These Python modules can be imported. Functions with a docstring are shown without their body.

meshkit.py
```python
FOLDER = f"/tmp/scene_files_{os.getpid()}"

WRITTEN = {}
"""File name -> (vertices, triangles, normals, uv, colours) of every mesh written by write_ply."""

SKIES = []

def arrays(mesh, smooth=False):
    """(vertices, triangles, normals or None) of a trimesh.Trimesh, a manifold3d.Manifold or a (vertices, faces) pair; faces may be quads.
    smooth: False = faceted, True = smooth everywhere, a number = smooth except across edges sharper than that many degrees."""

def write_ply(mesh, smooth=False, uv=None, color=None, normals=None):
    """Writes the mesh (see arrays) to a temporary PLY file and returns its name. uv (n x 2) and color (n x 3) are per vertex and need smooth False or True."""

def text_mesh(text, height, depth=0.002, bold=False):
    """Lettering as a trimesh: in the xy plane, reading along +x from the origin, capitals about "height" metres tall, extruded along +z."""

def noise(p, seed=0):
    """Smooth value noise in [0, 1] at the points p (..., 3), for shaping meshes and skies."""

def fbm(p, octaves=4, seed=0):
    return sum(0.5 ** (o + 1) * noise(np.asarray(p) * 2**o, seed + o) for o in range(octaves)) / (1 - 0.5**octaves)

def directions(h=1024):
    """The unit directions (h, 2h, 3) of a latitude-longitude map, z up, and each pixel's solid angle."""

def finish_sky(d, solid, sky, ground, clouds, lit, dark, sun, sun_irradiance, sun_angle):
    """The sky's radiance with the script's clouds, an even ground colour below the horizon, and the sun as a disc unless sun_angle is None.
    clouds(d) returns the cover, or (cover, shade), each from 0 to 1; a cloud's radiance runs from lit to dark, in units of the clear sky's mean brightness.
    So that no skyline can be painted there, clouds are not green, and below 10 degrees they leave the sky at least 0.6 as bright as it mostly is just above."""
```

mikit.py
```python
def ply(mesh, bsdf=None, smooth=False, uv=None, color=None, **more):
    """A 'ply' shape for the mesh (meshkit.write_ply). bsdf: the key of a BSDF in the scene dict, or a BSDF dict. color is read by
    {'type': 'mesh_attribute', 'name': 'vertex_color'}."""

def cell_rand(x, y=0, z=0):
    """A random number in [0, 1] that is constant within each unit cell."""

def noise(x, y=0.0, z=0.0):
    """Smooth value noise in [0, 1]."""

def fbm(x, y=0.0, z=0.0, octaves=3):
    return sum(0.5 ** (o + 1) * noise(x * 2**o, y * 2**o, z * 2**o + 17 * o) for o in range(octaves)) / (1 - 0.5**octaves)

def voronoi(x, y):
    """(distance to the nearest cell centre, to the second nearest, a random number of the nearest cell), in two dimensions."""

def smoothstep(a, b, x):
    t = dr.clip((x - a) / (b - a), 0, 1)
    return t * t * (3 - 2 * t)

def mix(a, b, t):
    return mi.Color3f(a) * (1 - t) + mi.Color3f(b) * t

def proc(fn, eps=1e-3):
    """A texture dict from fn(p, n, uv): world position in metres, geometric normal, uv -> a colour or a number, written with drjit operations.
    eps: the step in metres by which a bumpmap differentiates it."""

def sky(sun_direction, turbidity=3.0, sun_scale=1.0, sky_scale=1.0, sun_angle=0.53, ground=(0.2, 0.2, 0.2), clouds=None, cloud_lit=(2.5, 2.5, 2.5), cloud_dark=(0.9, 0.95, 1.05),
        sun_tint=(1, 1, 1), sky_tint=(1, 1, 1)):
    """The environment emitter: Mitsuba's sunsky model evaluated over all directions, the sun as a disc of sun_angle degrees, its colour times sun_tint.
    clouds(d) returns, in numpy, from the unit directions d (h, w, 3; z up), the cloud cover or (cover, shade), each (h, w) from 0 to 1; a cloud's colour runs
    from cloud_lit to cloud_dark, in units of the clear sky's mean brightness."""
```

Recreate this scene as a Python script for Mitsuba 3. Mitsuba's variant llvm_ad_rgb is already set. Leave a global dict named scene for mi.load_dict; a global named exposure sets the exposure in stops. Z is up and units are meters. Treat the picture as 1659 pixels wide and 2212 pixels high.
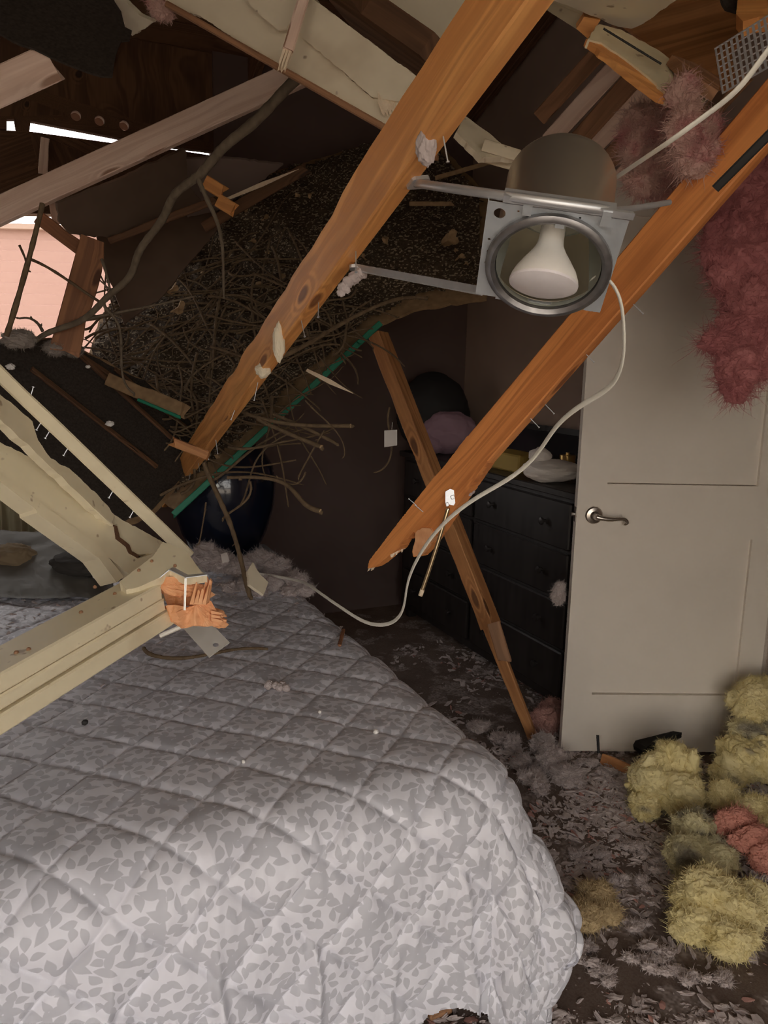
import math, numpy as np, trimesh, drjit as dr, mitsuba as mi, mikit, meshkit
from mikit import proc, noise as tn, fbm as tfbm, smoothstep, mix, voronoi
from scipy.optimize import least_squares
from scipy.interpolate import CubicSpline
from shapely.geometry import Polygon, Point, box as sbox
from shapely import affinity, union_all

# ---------------------------------------------------------------- camera, sky, exposure
F, PITCH, ROLL, EYE = 1700.0, math.radians(10.7), math.radians(1.2), np.array([0, 0, 1.5])
FW = np.array([0, math.cos(PITCH), -math.sin(PITCH)])
_u0 = np.cross([1.0, 0, 0], FW)
RT = math.cos(ROLL) * np.array([1.0, 0, 0]) + math.sin(ROLL) * _u0
UP = math.cos(ROLL) * _u0 - math.sin(ROLL) * np.array([1.0, 0, 0])
exposure = 5.0
scene, labels = {'type': 'scene'}, {}
scene['camera'] = {'type': 'perspective', 'fov': math.degrees(2 * math.atan(829.5 / F)), 'fov_axis': 'x', 'near_clip': 0.02, 'far_clip': 200.0,
                   'to_world': mi.ScalarTransform4f().look_at(origin=EYE.tolist(), target=(EYE + FW).tolist(), up=UP.tolist())}
scene['sky'] = mikit.sky([-0.35, -0.8, 0.35], turbidity=4.0, sun_scale=0.0, sky_scale=1.0, ground=(0.25, 0.23, 0.21),
                         clouds=lambda d: (0.9 + 0 * d[..., 2], 0.25 + 0 * d[..., 2]), cloud_lit=(1.47, 1.37, 1.29), cloud_dark=(1.12, 1.05, 1.0), sky_tint=(1.0, 0.93, 0.9))

# ---------------------------------------------------------------- helpers
V3 = lambda *a: np.array(a, float)
unit = lambda v: np.asarray(v, float) / np.linalg.norm(v)
rng = np.random.default_rng(7)

def P(px, py, d):
    """The point at optical depth d metres seen at a pixel of the 1659 x 2212 photograph (used to survey the room)."""
    return EYE + d * (FW + (px - 829.5) / F * RT - (py - 1106) / F * UP)

def onz(px, py, z):
    v = P(px, py, 1.0) - EYE
    return EYE + v * (z - EYE[2]) / v[2]

def onplane(px, py, q, n):
    v = P(px, py, 1.0) - EYE
    return EYE + v * np.dot(q - EYE, n) / np.dot(v, n)

def proj(p):
    q = np.asarray(p) - EYE
    z = q @ FW
    return np.stack([829.5 + F * (q @ RT) / z, 1106 - F * (q @ UP) / z], -1)

YAW = math.radians(25)
ET, ES = V3(math.cos(YAW), math.sin(YAW), 0), V3(-math.sin(YAW), math.cos(YAW), 0)
def R(t, s, z): return t * ET + s * ES + V3(0, 0, z)
ROOM = np.eye(4); ROOM[:3, 0], ROOM[:3, 1] = ET, ES
def room(m): m = m.copy(); m.apply_transform(ROOM); return m

def numbered(k):
    base, i = k, 0
    while k in scene or k in labels: i += 1; k = f'{base}_{i:03d}'
    return k
def thing(name, label, cat, group=None):
    k = numbered(name); labels[k] = {'label': label, 'category': cat}
    if group: labels[k]['group'] = group
    return k
def fix(m):
    return (np.asarray(m.vertices), np.asarray(m.faces)) if isinstance(m, trimesh.Trimesh) else m
def part(parent, name, mesh, bsdf, smooth=False, label=None, uv=None, kind=None):
    k = parent + '__' + name; b, i = k, 0
    while k in scene: i += 1; k = f'{b}_{i:03d}'
    scene[k] = mikit.ply(fix(mesh), bsdf, smooth=smooth, uv=uv)
    if label or kind: labels[k] = {}
    if label: labels[k]['label'] = label
    if kind: labels[k]['kind'] = kind
    return k
def solo(name, mesh, bsdf, label, cat, group=None, smooth=False, uv=None, kind=None):
    k = numbered(name); scene[k] = mikit.ply(fix(mesh), bsdf, smooth=smooth, uv=uv)
    labels[k] = {'label': label, 'category': cat}
    if group: labels[k]['group'] = group
    if kind: labels[k]['kind'] = kind
    return k
def struct(name, mesh, bsdf, label=None, smooth=False):
    scene[name] = mikit.ply(fix(mesh), bsdf, smooth=smooth); labels[name] = {'kind': 'structure'}
    if label: labels[name]['label'] = label
    return name

def bx(t0, t1, s0, s1, z0, z1):
    m = trimesh.creation.box((t1 - t0, s1 - s0, z1 - z0)); m.apply_translation(((t0 + t1) / 2, (s0 + s1) / 2, (z0 + z1) / 2)); return m
def cat(*ms): return trimesh.util.concatenate([m if isinstance(m, trimesh.Trimesh) else trimesh.Trimesh(*m, process=False) for m in ms])
def frame(o, x, y, z):
    M = np.eye(4); M[:3, 0], M[:3, 1], M[:3, 2], M[:3, 3] = x, y, z, o; return M
def perp(a):
    a = unit(a); e = np.cross(a, [0, 0, 1.0] if abs(a[2]) < 0.9 else [1.0, 0, 0]); e = unit(e); return e, np.cross(a, e)

def rbox(w, h, d, r=0.004):
    """A box about the origin with chamfered edges."""
    import manifold3d as m3
    pts = []
    for sx in (-1, 1):
        for sy in (-1, 1):
            for sz in (-1, 1):
                pts += [(sx * (w / 2 - r), sy * (h / 2 - r), sz * d / 2), (sx * (w / 2 - r), sy * h / 2, sz * (d / 2 - r)), (sx * w / 2, sy * (h / 2 - r), sz * (d / 2 - r))]
    return trimesh.convex.convex_hull(np.array(pts))

def loft(rings, closed=True, cap=True, uvlen=None):
    """Skin through rings (n, k, 3)."""
    rings = np.asarray(rings); n, k = rings.shape[:2]
    v = rings.reshape(-1, 3); f = []
    for i in range(n - 1):
        for j in range(k if closed else k - 1):
            a, b = i * k + j, i * k + (j + 1) % k
            f += [(a, b, b + k), (a, b + k, a + k)]
    if cap and closed:
        for i, s in ((0, -1), (n - 1, 1)):
            c = len(v); v = np.vstack([v, rings[i].mean(0)])
            for j in range(k):
                a, b = i * k + j, i * k + (j + 1) % k
                f.append((c, a, b) if s > 0 else (c, b, a))
    return trimesh.Trimesh(v, np.array(f), process=False)

def spline(pts, n):
    pts = np.asarray(pts, float); t = np.r_[0, np.cumsum(np.linalg.norm(np.diff(pts, axis=0), axis=1) ** 0.7)]
    if len(pts) == 2: return pts[0] + (pts[1] - pts[0]) * np.linspace(0, 1, n)[:, None]
    return CubicSpline(t, pts)(np.linspace(0, t[-1], n))

def tube(pts, rad, sides=8, flat=1.0, upv=None):
    pts = np.asarray(pts); n = len(pts); rad = np.broadcast_to(rad, (n,))
    T_ = np.gradient(pts, axis=0); T_ /= np.linalg.norm(T_, axis=1, keepdims=True) + 1e-12
    e, _ = perp(T_[0])
    if upv is not None: e = unit(np.cross(T_[0], upv))
    ang = np.arange(sides) * 2 * math.pi / sides; rings = []
    for i in range(n):
        e = unit(e - T_[i] * np.dot(e, T_[i])); b = np.cross(T_[i], e)
        rings.append(pts[i] + rad[i] * (np.cos(ang)[:, None] * e * flat + np.sin(ang)[:, None] * b))
    return loft(rings)

def wood_prism(M0, M1, U0, V0, U1, V1, n=2, bow=None, wane=0.0, seed=0, ch=0.003, end0=None, end1=None, jag=0.0):
    """A sawn member: mid edge from M0 to M1, section spanned by U and V; own vertices per side so that uv (metres) run along the grain."""
    r = np.random.default_rng(seed); L = np.linalg.norm(M1 - M0); n = max(n, 2)
    vs, fs, uvs = [], [], []
    prof = [(0, 1), (1, 0), (2, 0), (3, 0)]
    rings = []
    for i in range(n):
        a = i / (n - 1); M = M0 + (M1 - M0) * a; U = U0 + (U1 - U0) * a; V = V0 + (V1 - V0) * a
        if bow is not None: M = M + bow(a)
        lu, lv = np.linalg.norm(U), np.linalg.norm(V); cu, cv = U / lu * ch, V / lv * ch
        w = wane * meshkit.fbm(np.array([[a * L * 7 + seed, 0.3, 0.7]]), 3, seed)[0] if wane else 0
        w = max(0, w - wane * 0.45) * 2.2
        U = U * (1 - w)
        rings.append([M + cu, M + U - cu, M + U + cv, M + U + V - cv, M + U + V - cu, M + V + cu, M + V - cv, M + cv])
    rings = np.array(rings)
    if jag:
        ax = unit(M1 - M0)
        rings[-1] += ax * (r.random(8) - 0.5)[:, None] * jag
    per = np.r_[0, np.cumsum(np.linalg.norm(np.roll(rings[0], -1, 0) - rings[0], axis=1))]
    k = 8; off = 0
    for j in range(k):
        a, b = rings[:, j], rings[:, (j + 1) % k]
        v = np.stack([a, b], 1).reshape(-1, 3); vs.append(v)
        ul = np.linspace(0, L, n)
        uvs.append(np.stack([np.stack([ul, np.full(n, per[j])], -1), np.stack([ul, np.full(n, per[j + 1])], -1)], 1).reshape(-1, 2) + [seed * 3.37, seed * 1.7])
        for i in range(n - 1):
            q = off + 2 * i; fs += [(q, q + 1, q + 3), (q, q + 3, q + 2)]
        off += 2 * n
    for i, s in ((0, -1), (n - 1, 1)):
        c = rings[i].mean(0); vs.append(np.vstack([rings[i], c])); uvs.append(np.stack([np.arange(9) * 0.004, np.arange(9) * 0.01], -1) + seed)
        for j in range(k):
            t = (off + 8, off + j, off + (j + 1) % k); fs.append(t if s > 0 else (t[0], t[2], t[1]))
        off += 9
    v, f, uv = np.vstack(vs), np.array(fs), np.vstack(uvs)
    m = trimesh.Trimesh(v, f, process=False)
    if m.volume < 0: f = f[:, ::-1]
    return (v, f), uv

def fit_member(left, mid, right, w, t, dg, wt=1.0):
    """Solves the pose of a w x t member from its three edges as surveyed in the photograph."""
    def ln(a, b):
        a, b = np.array(a, float), np.array(b, float); d = unit(b - a); return a, np.array([-d[1], d[0]])
    L_, Rr = ln(*left), ln(*right)
    def build(x, sgn):
        M0, M1 = P(*mid[0], x[0]), P(*mid[1], x[1]); a = unit(M1 - M0); e1, e2 = perp(a)
        U = math.cos(x[2]) * e1 + math.sin(x[2]) * e2; Vv = sgn * np.cross(a, U)
        return M0, M1, U * w, Vv * t
    def res(x, sgn):
        M0, M1, U, Vv = build(x, sgn); pu, pv = proj(np.array([M0 + U, M1 + U])), proj(np.array([M0 + Vv, M1 + Vv]))
        c = (M0 + M1) / 2 - EYE
        return np.r_[(pu - L_[0]) @ L_[1], (pv - Rr[0]) @ Rr[1], (x[:2] - dg) * 6 * wt, 300 * min(0, np.dot(U, c)), 300 * min(0, np.dot(Vv, c))]
    best = None
    for sgn in (-1, 1):
        for th in np.linspace(0, 2 * math.pi, 13)[:-1]:
            s = least_squares(res, np.r_[dg, th], args=(sgn,))
            if best is None or s.cost < best[0].cost: best = (s, sgn)
    return build(best[0].x, best[1]) + (best[0],)

def plate(pix, anchors, thick, away=True, jit=0.0, seed=0, uvs=True):
    """A board or sheet: its outline as surveyed, lying in the plane through three anchor points, with a real thickness."""
    a = [q if isinstance(q, np.ndarray) else P(*q) for q in anchors]; n = unit(np.cross(a[1] - a[0], a[2] - a[0]))
    if np.dot(n, a[0] - EYE) < 0: n = -n
    x = unit(a[1] - a[0]); y = np.cross(n, x)
    pts = np.array([onplane(px, py, a[0], n) for px, py in pix]) - a[0]
    p2 = np.stack([pts @ x, pts @ y], -1)
    if jit:
        r = np.random.default_rng(seed); out = []
        for i in range(len(p2)):
            A, B = p2[i], p2[(i + 1) % len(p2)]; m = max(1, int(np.linalg.norm(B - A) / (jit * 4)))
            for q in range(m): out.append(A + (B - A) * q / m + (r.normal(0, jit * 0.45, 2) if q else 0))
        p2 = np.array(out)
    poly = Polygon(p2)
    if not poly.is_valid: poly = poly.buffer(0)
    if poly.geom_type != 'Polygon': poly = max(poly.geoms, key=lambda g: g.area)
    m = trimesh.creation.extrude_polygon(poly, thick, engine='earcut')
    f = m.faces; v = np.asarray(m.vertices)[f].reshape(-1, 3); uv = v[:, :2] + v[:, 2:3] + seed * 1.31
    m = trimesh.Trimesh(v, np.arange(len(v)).reshape(-1, 3), process=False)
    m.apply_transform(frame(a[0], x, y, n))
    return (np.asarray(m.vertices), np.asarray(m.faces)), uv

def bar(p0, p1, w, t, facing=None, seed=0, **kw):
    """A stick from p0 to p1 (centre line), w wide across the view, t deep."""
    a = unit(p1 - p0); c = (p0 + p1) / 2 - EYE if facing is None else facing
    U = unit(np.cross(a, c)) * w; Vv = unit(np.cross(U, a)) * t
    if np.dot(Vv, c) < 0: Vv = -Vv
    return wood_prism(p0 - U / 2 - Vv / 2, p1 - U / 2 - Vv / 2, U, Vv, U, Vv, seed=seed, **kw)

def spikes(base, U, Vv, axis, nu, nv, lo, hi, seed, shape=None):
    """Torn wood fibres standing on the end of a member: one tapering sliver per cell."""
    r = np.random.default_rng(seed); ms = []
    for i in range(nu):
        for j in range(nv):
            a0, a1, b0, b1 = i / nu, (i + 1) / nu, j / nv, (j + 1) / nv
            q = [base + U * a + Vv * b for a, b in ((a0, b0), (a1, b0), (a1, b1), (a0, b1))]
            h = (lo + (hi - lo) * r.random() ** 1.6) * (shape((a0 + a1) / 2, (b0 + b1) / 2) if shape else 1)
            k = 0.55 + 0.3 * r.random()
            cen = sum(q) / 4; top = [cen + (p - cen) * (0.25 + 0.5 * r.random()) + axis * h * (0.7 + 0.5 * r.random()) for p in q]
            q = [p - axis * 0.012 for p in q]
            ms.append(trimesh.convex.convex_hull(np.array(q + top)))
    return cat(*ms)

def blob(c, r, seed, sub=4, amp=0.35, freq=2.2, rot=None):
    m = trimesh.creation.icosphere(sub, 1.0); v = np.asarray(m.vertices)
    n = meshkit.fbm(v * freq + seed * 3.7, 5, seed) - 0.5; n2 = meshkit.fbm(v * freq * 4 + seed, 3, seed + 50) - 0.5
    v = v * (1 + amp * 1.6 * n + amp * 0.34 * n2)[:, None] * np.broadcast_to(r, 3)
    if rot is not None: v = v @ rot.T
    return trimesh.Trimesh(v + c, m.faces, process=False)

def wisps(m, count, length, seed, w=0.0012):
    """Loose fibres on a blob: thin bent three-sided slivers."""
    r = np.random.default_rng(seed); pts, fi = trimesh.sample.sample_surface(m, count, seed=seed); nrm = m.face_normals[fi]
    d = nrm + r.normal(0, 0.8, (count, 3)); d /= np.linalg.norm(d, axis=1, keepdims=True)
    L = length * (0.3 + r.random(count))[:, None]; s = np.cross(d, r.normal(0, 1, (count, 3))); s /= np.linalg.norm(s, axis=1, keepdims=True); b = np.cross(d, s)
    mid = pts + d * L * 0.5; tip = mid + (d + r.normal(0, 0.6, (count, 3))) * L * 0.5
    ring = lambda p, k: [p + s * w * k, p - s * w * 0.5 * k + b * w * 0.8 * k, p - s * w * 0.5 * k - b * w * 0.8 * k]
    v = np.stack(ring(pts - nrm * 0.003, 1) + ring(mid, 0.8) + [tip], 1)
    f = [(0, 1, 4), (0, 4, 3), (1, 2, 5), (1, 5, 4), (2, 0, 3), (2, 3, 5), (3, 4, 6), (4, 5, 6), (5, 3, 6)]
    f = (np.array(f)[None] + (np.arange(count) * 7)[:, None, None]).reshape(-1, 3)
    return trimesh.Trimesh(v.reshape(-1, 3), f, process=False)

def flakes(pts, sizes, seed, flat=0.3, sub=1):
    """Crumpled scraps, one ragged little lump per point, joined."""
    r = np.random.default_rng(seed); base = trimesh.creation.icosphere(sub, 1.0); bv, bf = np.asarray(base.vertices), np.asarray(base.faces); N = len(pts)
    k = 16; vars_ = [bv * (1 + 1.3 * (meshkit.fbm(bv * 2.1 + q * 9.1, 3, q) - 0.5) * 2)[:, None] * [1.2 + .5 * r.random(), 0.35 + 0.5 * r.random(), flat * (.7 + .6 * r.random())] for q in range(k)]
    from scipy.spatial.transform import Rotation as Ro
    rot = Ro.from_euler('zyx', np.stack([r.random(N) * 6.28, r.normal(0, 0.35, N), r.normal(0, 0.35, N)], -1)).as_matrix()
    V = np.stack([vars_[q] for q in r.integers(0, k, N)]) * np.asarray(sizes)[:, None, None]
    V = np.einsum('nij,nkj->nki', rot, V) + np.asarray(pts)[:, None]
    f = (bf[None] + (np.arange(N) * len(bv))[:, None, None]).reshape(-1, 3)
    return trimesh.Trimesh(V.reshape(-1, 3), f, process=False)

# ---------------------------------------------------------------- materials
def pr(name, col, rough=0.6, two=True, **kw):
    c = col if isinstance(col, dict) else {'type': 'rgb', 'value': list(col)}
    b = {'type': 'principled', 'base_color': c, 'roughness': rough, **kw}
    scene[name] = {'type': 'twosided', 'bsdf': b} if two else b
def wood(c0, c1, knot, kd=0.45):
    def fn(p, n, uv):
        u, v = uv.x, uv.y
        w = tfbm(u * 1.7, v * 14, 0.0, 3)
        g = tfbm(u * 2.2, v * 75 + w * 7, 3.0, 3); fine = tn(u * 9, v * 520, 1.0)
        kx, ky = u * 2.6, v * 9.0
        d1, d2, k = voronoi(kx + 0.3 * w, ky + 0.3 * w)
        kn = smoothstep(0.13, 0.06, d1) * dr.select(k > 0.6, 0.85, 0.0)
        ring = dr.select(k > 0.6, smoothstep(0.35, 0.12, d1), 0.0)
        t = dr.clip(smoothstep(0.30, 0.72, g + 0.25 * ring * dr.sin(d1 * 60)) * 0.75 + 0.25 * fine, 0, 1)
        c = mix(c0, c1, t); dirt = smoothstep(0.55, 0.75, tfbm(u * 3 + 9, v * 11, 5.0, 3)) * 0.25
        return mix(mix(c, knot, kn), [q * 0.55 for q in c0], dirt)
    return proc(fn)
pr('m_orange', wood((0.62, 0.26, 0.08), (0.84, 0.42, 0.14), (0.20, 0.07, 0.03)), 0.5)
pr('m_pale', wood((0.70, 0.50, 0.40), (0.86, 0.67, 0.56), (0.26, 0.12, 0.06)), 0.6)
pr('m_brown', wood((0.20, 0.10, 0.05), (0.36, 0.19, 0.10), (0.06, 0.03, 0.015)), 0.7)
pr('m_red_orange', wood((0.50, 0.17, 0.05), (0.72, 0.29, 0.09), (0.15, 0.05, 0.02)), 0.5)
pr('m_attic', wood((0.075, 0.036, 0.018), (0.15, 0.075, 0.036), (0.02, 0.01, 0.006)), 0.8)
pr('m_splinter', proc(lambda p, n, uv: mix((0.60, 0.26, 0.11), (0.80, 0.45, 0.24), tfbm(p.x * 90, p.y * 90, p.z * 60, 3))), 0.75)
pr('m_splinter_pale', proc(lambda p, n, uv: mix((0.62, 0.5, 0.36), (0.78, 0.66, 0.5), tfbm(p.x * 90, p.y * 90, p.z * 60, 3))), 0.75)
def paint(c, c2, amt):
    return proc(lambda p, n, uv: mix(mix(c, c2, smoothstep(0.52, 0.8, tfbm(p.x * 9, p.y * 9, p.z * 9, 4)) * amt), (0.25, 0.17, 0.10), smoothstep(0.74, 0.82, tfbm(p.x * 38, p.y * 38, p.z * 38, 3)) * 0.7))
pr('m_cream', paint((0.68, 0.61, 0.43), (0.54, 0.46, 0.31), 0.6), 0.45)
pr('m_ceiling_paint', paint((0.72, 0.65, 0.50), (0.54, 0.46, 0.34), 0.7), 0.7)
pr('m_gypsum', (0.70, 0.68, 0.62), 0.85)
pr('m_wall_shaded', proc(lambda p, n, uv: mix((0.125, 0.085, 0.075), (0.10, 0.066, 0.06), tfbm(p.x * 4, p.y * 4, p.z * 4, 3))), 0.8)  # shade on the far wall is painted into this darker colour
pr('m_door', proc(lambda p, n, uv: mix((0.66, 0.61, 0.55), (0.57, 0.52, 0.47), smoothstep(0.5, 0.75, tfbm(p.x * 3, p.y * 3, p.z * 3, 3)) * 0.35)), 0.35)
pr('m_wall', proc(lambda p, n, uv: mix((0.34, 0.245, 0.20), (0.28, 0.20, 0.165), tfbm(p.x * 4, p.y * 4, p.z * 4, 3))), 0.8)
pr('m_black_wood', proc(lambda p, n, uv: mix((0.014, 0.012, 0.012), (0.03, 0.026, 0.025), tfbm(p.x * 30, p.y * 30, p.z * 5, 2))), 0.4)
pr('m_black', (0.012, 0.012, 0.013), 0.7)
pr('m_felt', proc(lambda p, n, uv: mix((0.022, 0.018, 0.015), (0.055, 0.043, 0.034), tfbm(p.x * 160, p.y * 160, p.z * 160, 2))), 0.9)
pr('m_green', (0.02, 0.22, 0.13), 0.6)
pr('m_osb', proc(lambda p, n, uv: mix((0.18, 0.11, 0.055), (0.36, 0.24, 0.13), tfbm(p.x * 40, p.y * 40, p.z * 40, 3))), 0.8)
pr('m_galv', proc(lambda p, n, uv: mix((0.55, 0.57, 0.60), (0.72, 0.74, 0.76), tfbm(p.x * 60, p.y * 60, p.z * 60, 3))), 0.42, metallic=0.75)
pr('m_can', (0.74, 0.66, 0.55), 0.36, metallic=0.92)
pr('m_chrome', (0.75, 0.75, 0.74), 0.22, metallic=1.0)
pr('m_nickel', (0.50, 0.46, 0.42), 0.3, metallic=1.0)
pr('m_brass', (0.72, 0.50, 0.20), 0.3, metallic=1.0)
pr('m_ring', proc(lambda p, n, uv: mix((0.20, 0.20, 0.21), (0.42, 0.42, 0.43), tfbm(p.x * 80, p.y * 80, p.z * 80, 2))), 0.4, metallic=0.9)
pr('m_dark', (0.03, 0.03, 0.03), 0.6)
pr('m_bulb', (0.80, 0.78, 0.74), 0.35)
pr('m_bulb_face', (0.76, 0.73, 0.75), 0.25)
pr('m_cable', (0.74, 0.73, 0.66), 0.45)
pr('m_bark', proc(lambda p, n, uv: mix((0.10, 0.075, 0.05), (0.21, 0.17, 0.12), tfbm(p.x * 70, p.y * 70, p.z * 30, 3))), 0.85)
pr('m_twig', proc(lambda p, n, uv: mix((0.09, 0.06, 0.035), (0.20, 0.14, 0.08), tfbm(p.x * 90, p.y * 90, p.z * 50, 3))), 0.85)
pr('m_twig_cut', (0.55, 0.40, 0.24), 0.8)
pr('m_litter', proc(lambda p, n, uv: mix(mix((0.026, 0.018, 0.012), (0.10, 0.068, 0.042), tfbm(p.x * 60, p.y * 60, p.z * 60, 3)), (0.34, 0.28, 0.2), smoothstep(0.62, 0.7, tn(p.x * 130, p.y * 130, p.z * 130)) * 0.8)), 0.95)
pr('m_leaf', proc(lambda p, n, uv: mix((0.24, 0.15, 0.075), (0.42, 0.29, 0.16), tfbm(p.x * 50, p.y * 50, p.z * 50, 3))), 0.8)
pr('m_white_fluff', proc(lambda p, n, uv: mix((0.56, 0.50, 0.49), (0.30, 0.245, 0.235), tfbm(p.x * 25, p.y * 25, p.z * 25, 4))), 0.95)
pr('m_yellow_fluff', proc(lambda p, n, uv: mix(mix((0.56, 0.47, 0.20), (0.70, 0.63, 0.38), tfbm(p.x * 14, p.y * 14, p.z * 14, 4)), (0.24, 0.21, 0.14), smoothstep(0.60, 0.72, tfbm(p.x * 9 + 4, p.y * 9, p.z * 9, 4)) * 0.8)), 0.95)
pr('m_pink_fluff', proc(lambda p, n, uv: mix((0.30, 0.09, 0.10), (0.48, 0.20, 0.20), tfbm(p.x * 20, p.y * 20, p.z * 20, 4))), 0.95)
pr('m_pale_pink_fluff', proc(lambda p, n, uv: mix((0.50, 0.33, 0.29), (0.42, 0.16, 0.17), smoothstep(0.4, 0.7, tfbm(p.x * 15, p.y * 15, p.z * 15, 4)))), 0.95)
pr('m_salmon', (0.48, 0.21, 0.165), 0.85)
pr('m_carpet', proc(lambda p, n, uv: mix(mix(mix((0.10, 0.075, 0.062), (0.19, 0.15, 0.125), tfbm(p.x * 9, p.y * 9, p.z * 9, 4)), (0.09, 0.045, 0.032), tn(p.x * 300, p.y * 300, 0.0) * 0.5), (0.40, 0.35, 0.335), smoothstep(0.53, 0.66, tfbm(p.x * 11 + 3, p.y * 11, 2.0, 5)) * 0.7 * tn(p.x * 140, p.y * 140, 5.0))), 0.95)
pr('m_siding', proc(lambda p, n, uv: mix((0.36, 0.225, 0.19), (0.345, 0.212, 0.178), tfbm(p.x * 3, p.y * 3, p.z * 20, 3))), 0.7)
pr('m_soffit', (0.35, 0.25, 0.2), 0.7)
pr('m_ground', (0.56, 0.49, 0.40), 0.9)
pr('m_curtain', (0.44, 0.40, 0.27), 0.8)
pr('m_plastic', (0.13, 0.125, 0.11), 0.55, specular=0.2)
pr('m_navy', (0.003, 0.006, 0.018), 0.08, clearcoat=1.0, clearcoat_gloss=0.95)
pr('m_lilac', (0.30, 0.19, 0.24), 0.9)
pr('m_white_cloth', (0.62, 0.58, 0.55), 0.9)
pr('m_ochre', (0.35, 0.24, 0.06), 0.7)
pr('m_tag', (0.6, 0.57, 0.55), 0.6)
pr('m_white', (0.75, 0.73, 0.70), 0.5)
pr('m_screen', (0.02, 0.02, 0.024), 0.15)
scene['m_pane'] = {'type': 'thindielectric'}

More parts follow.
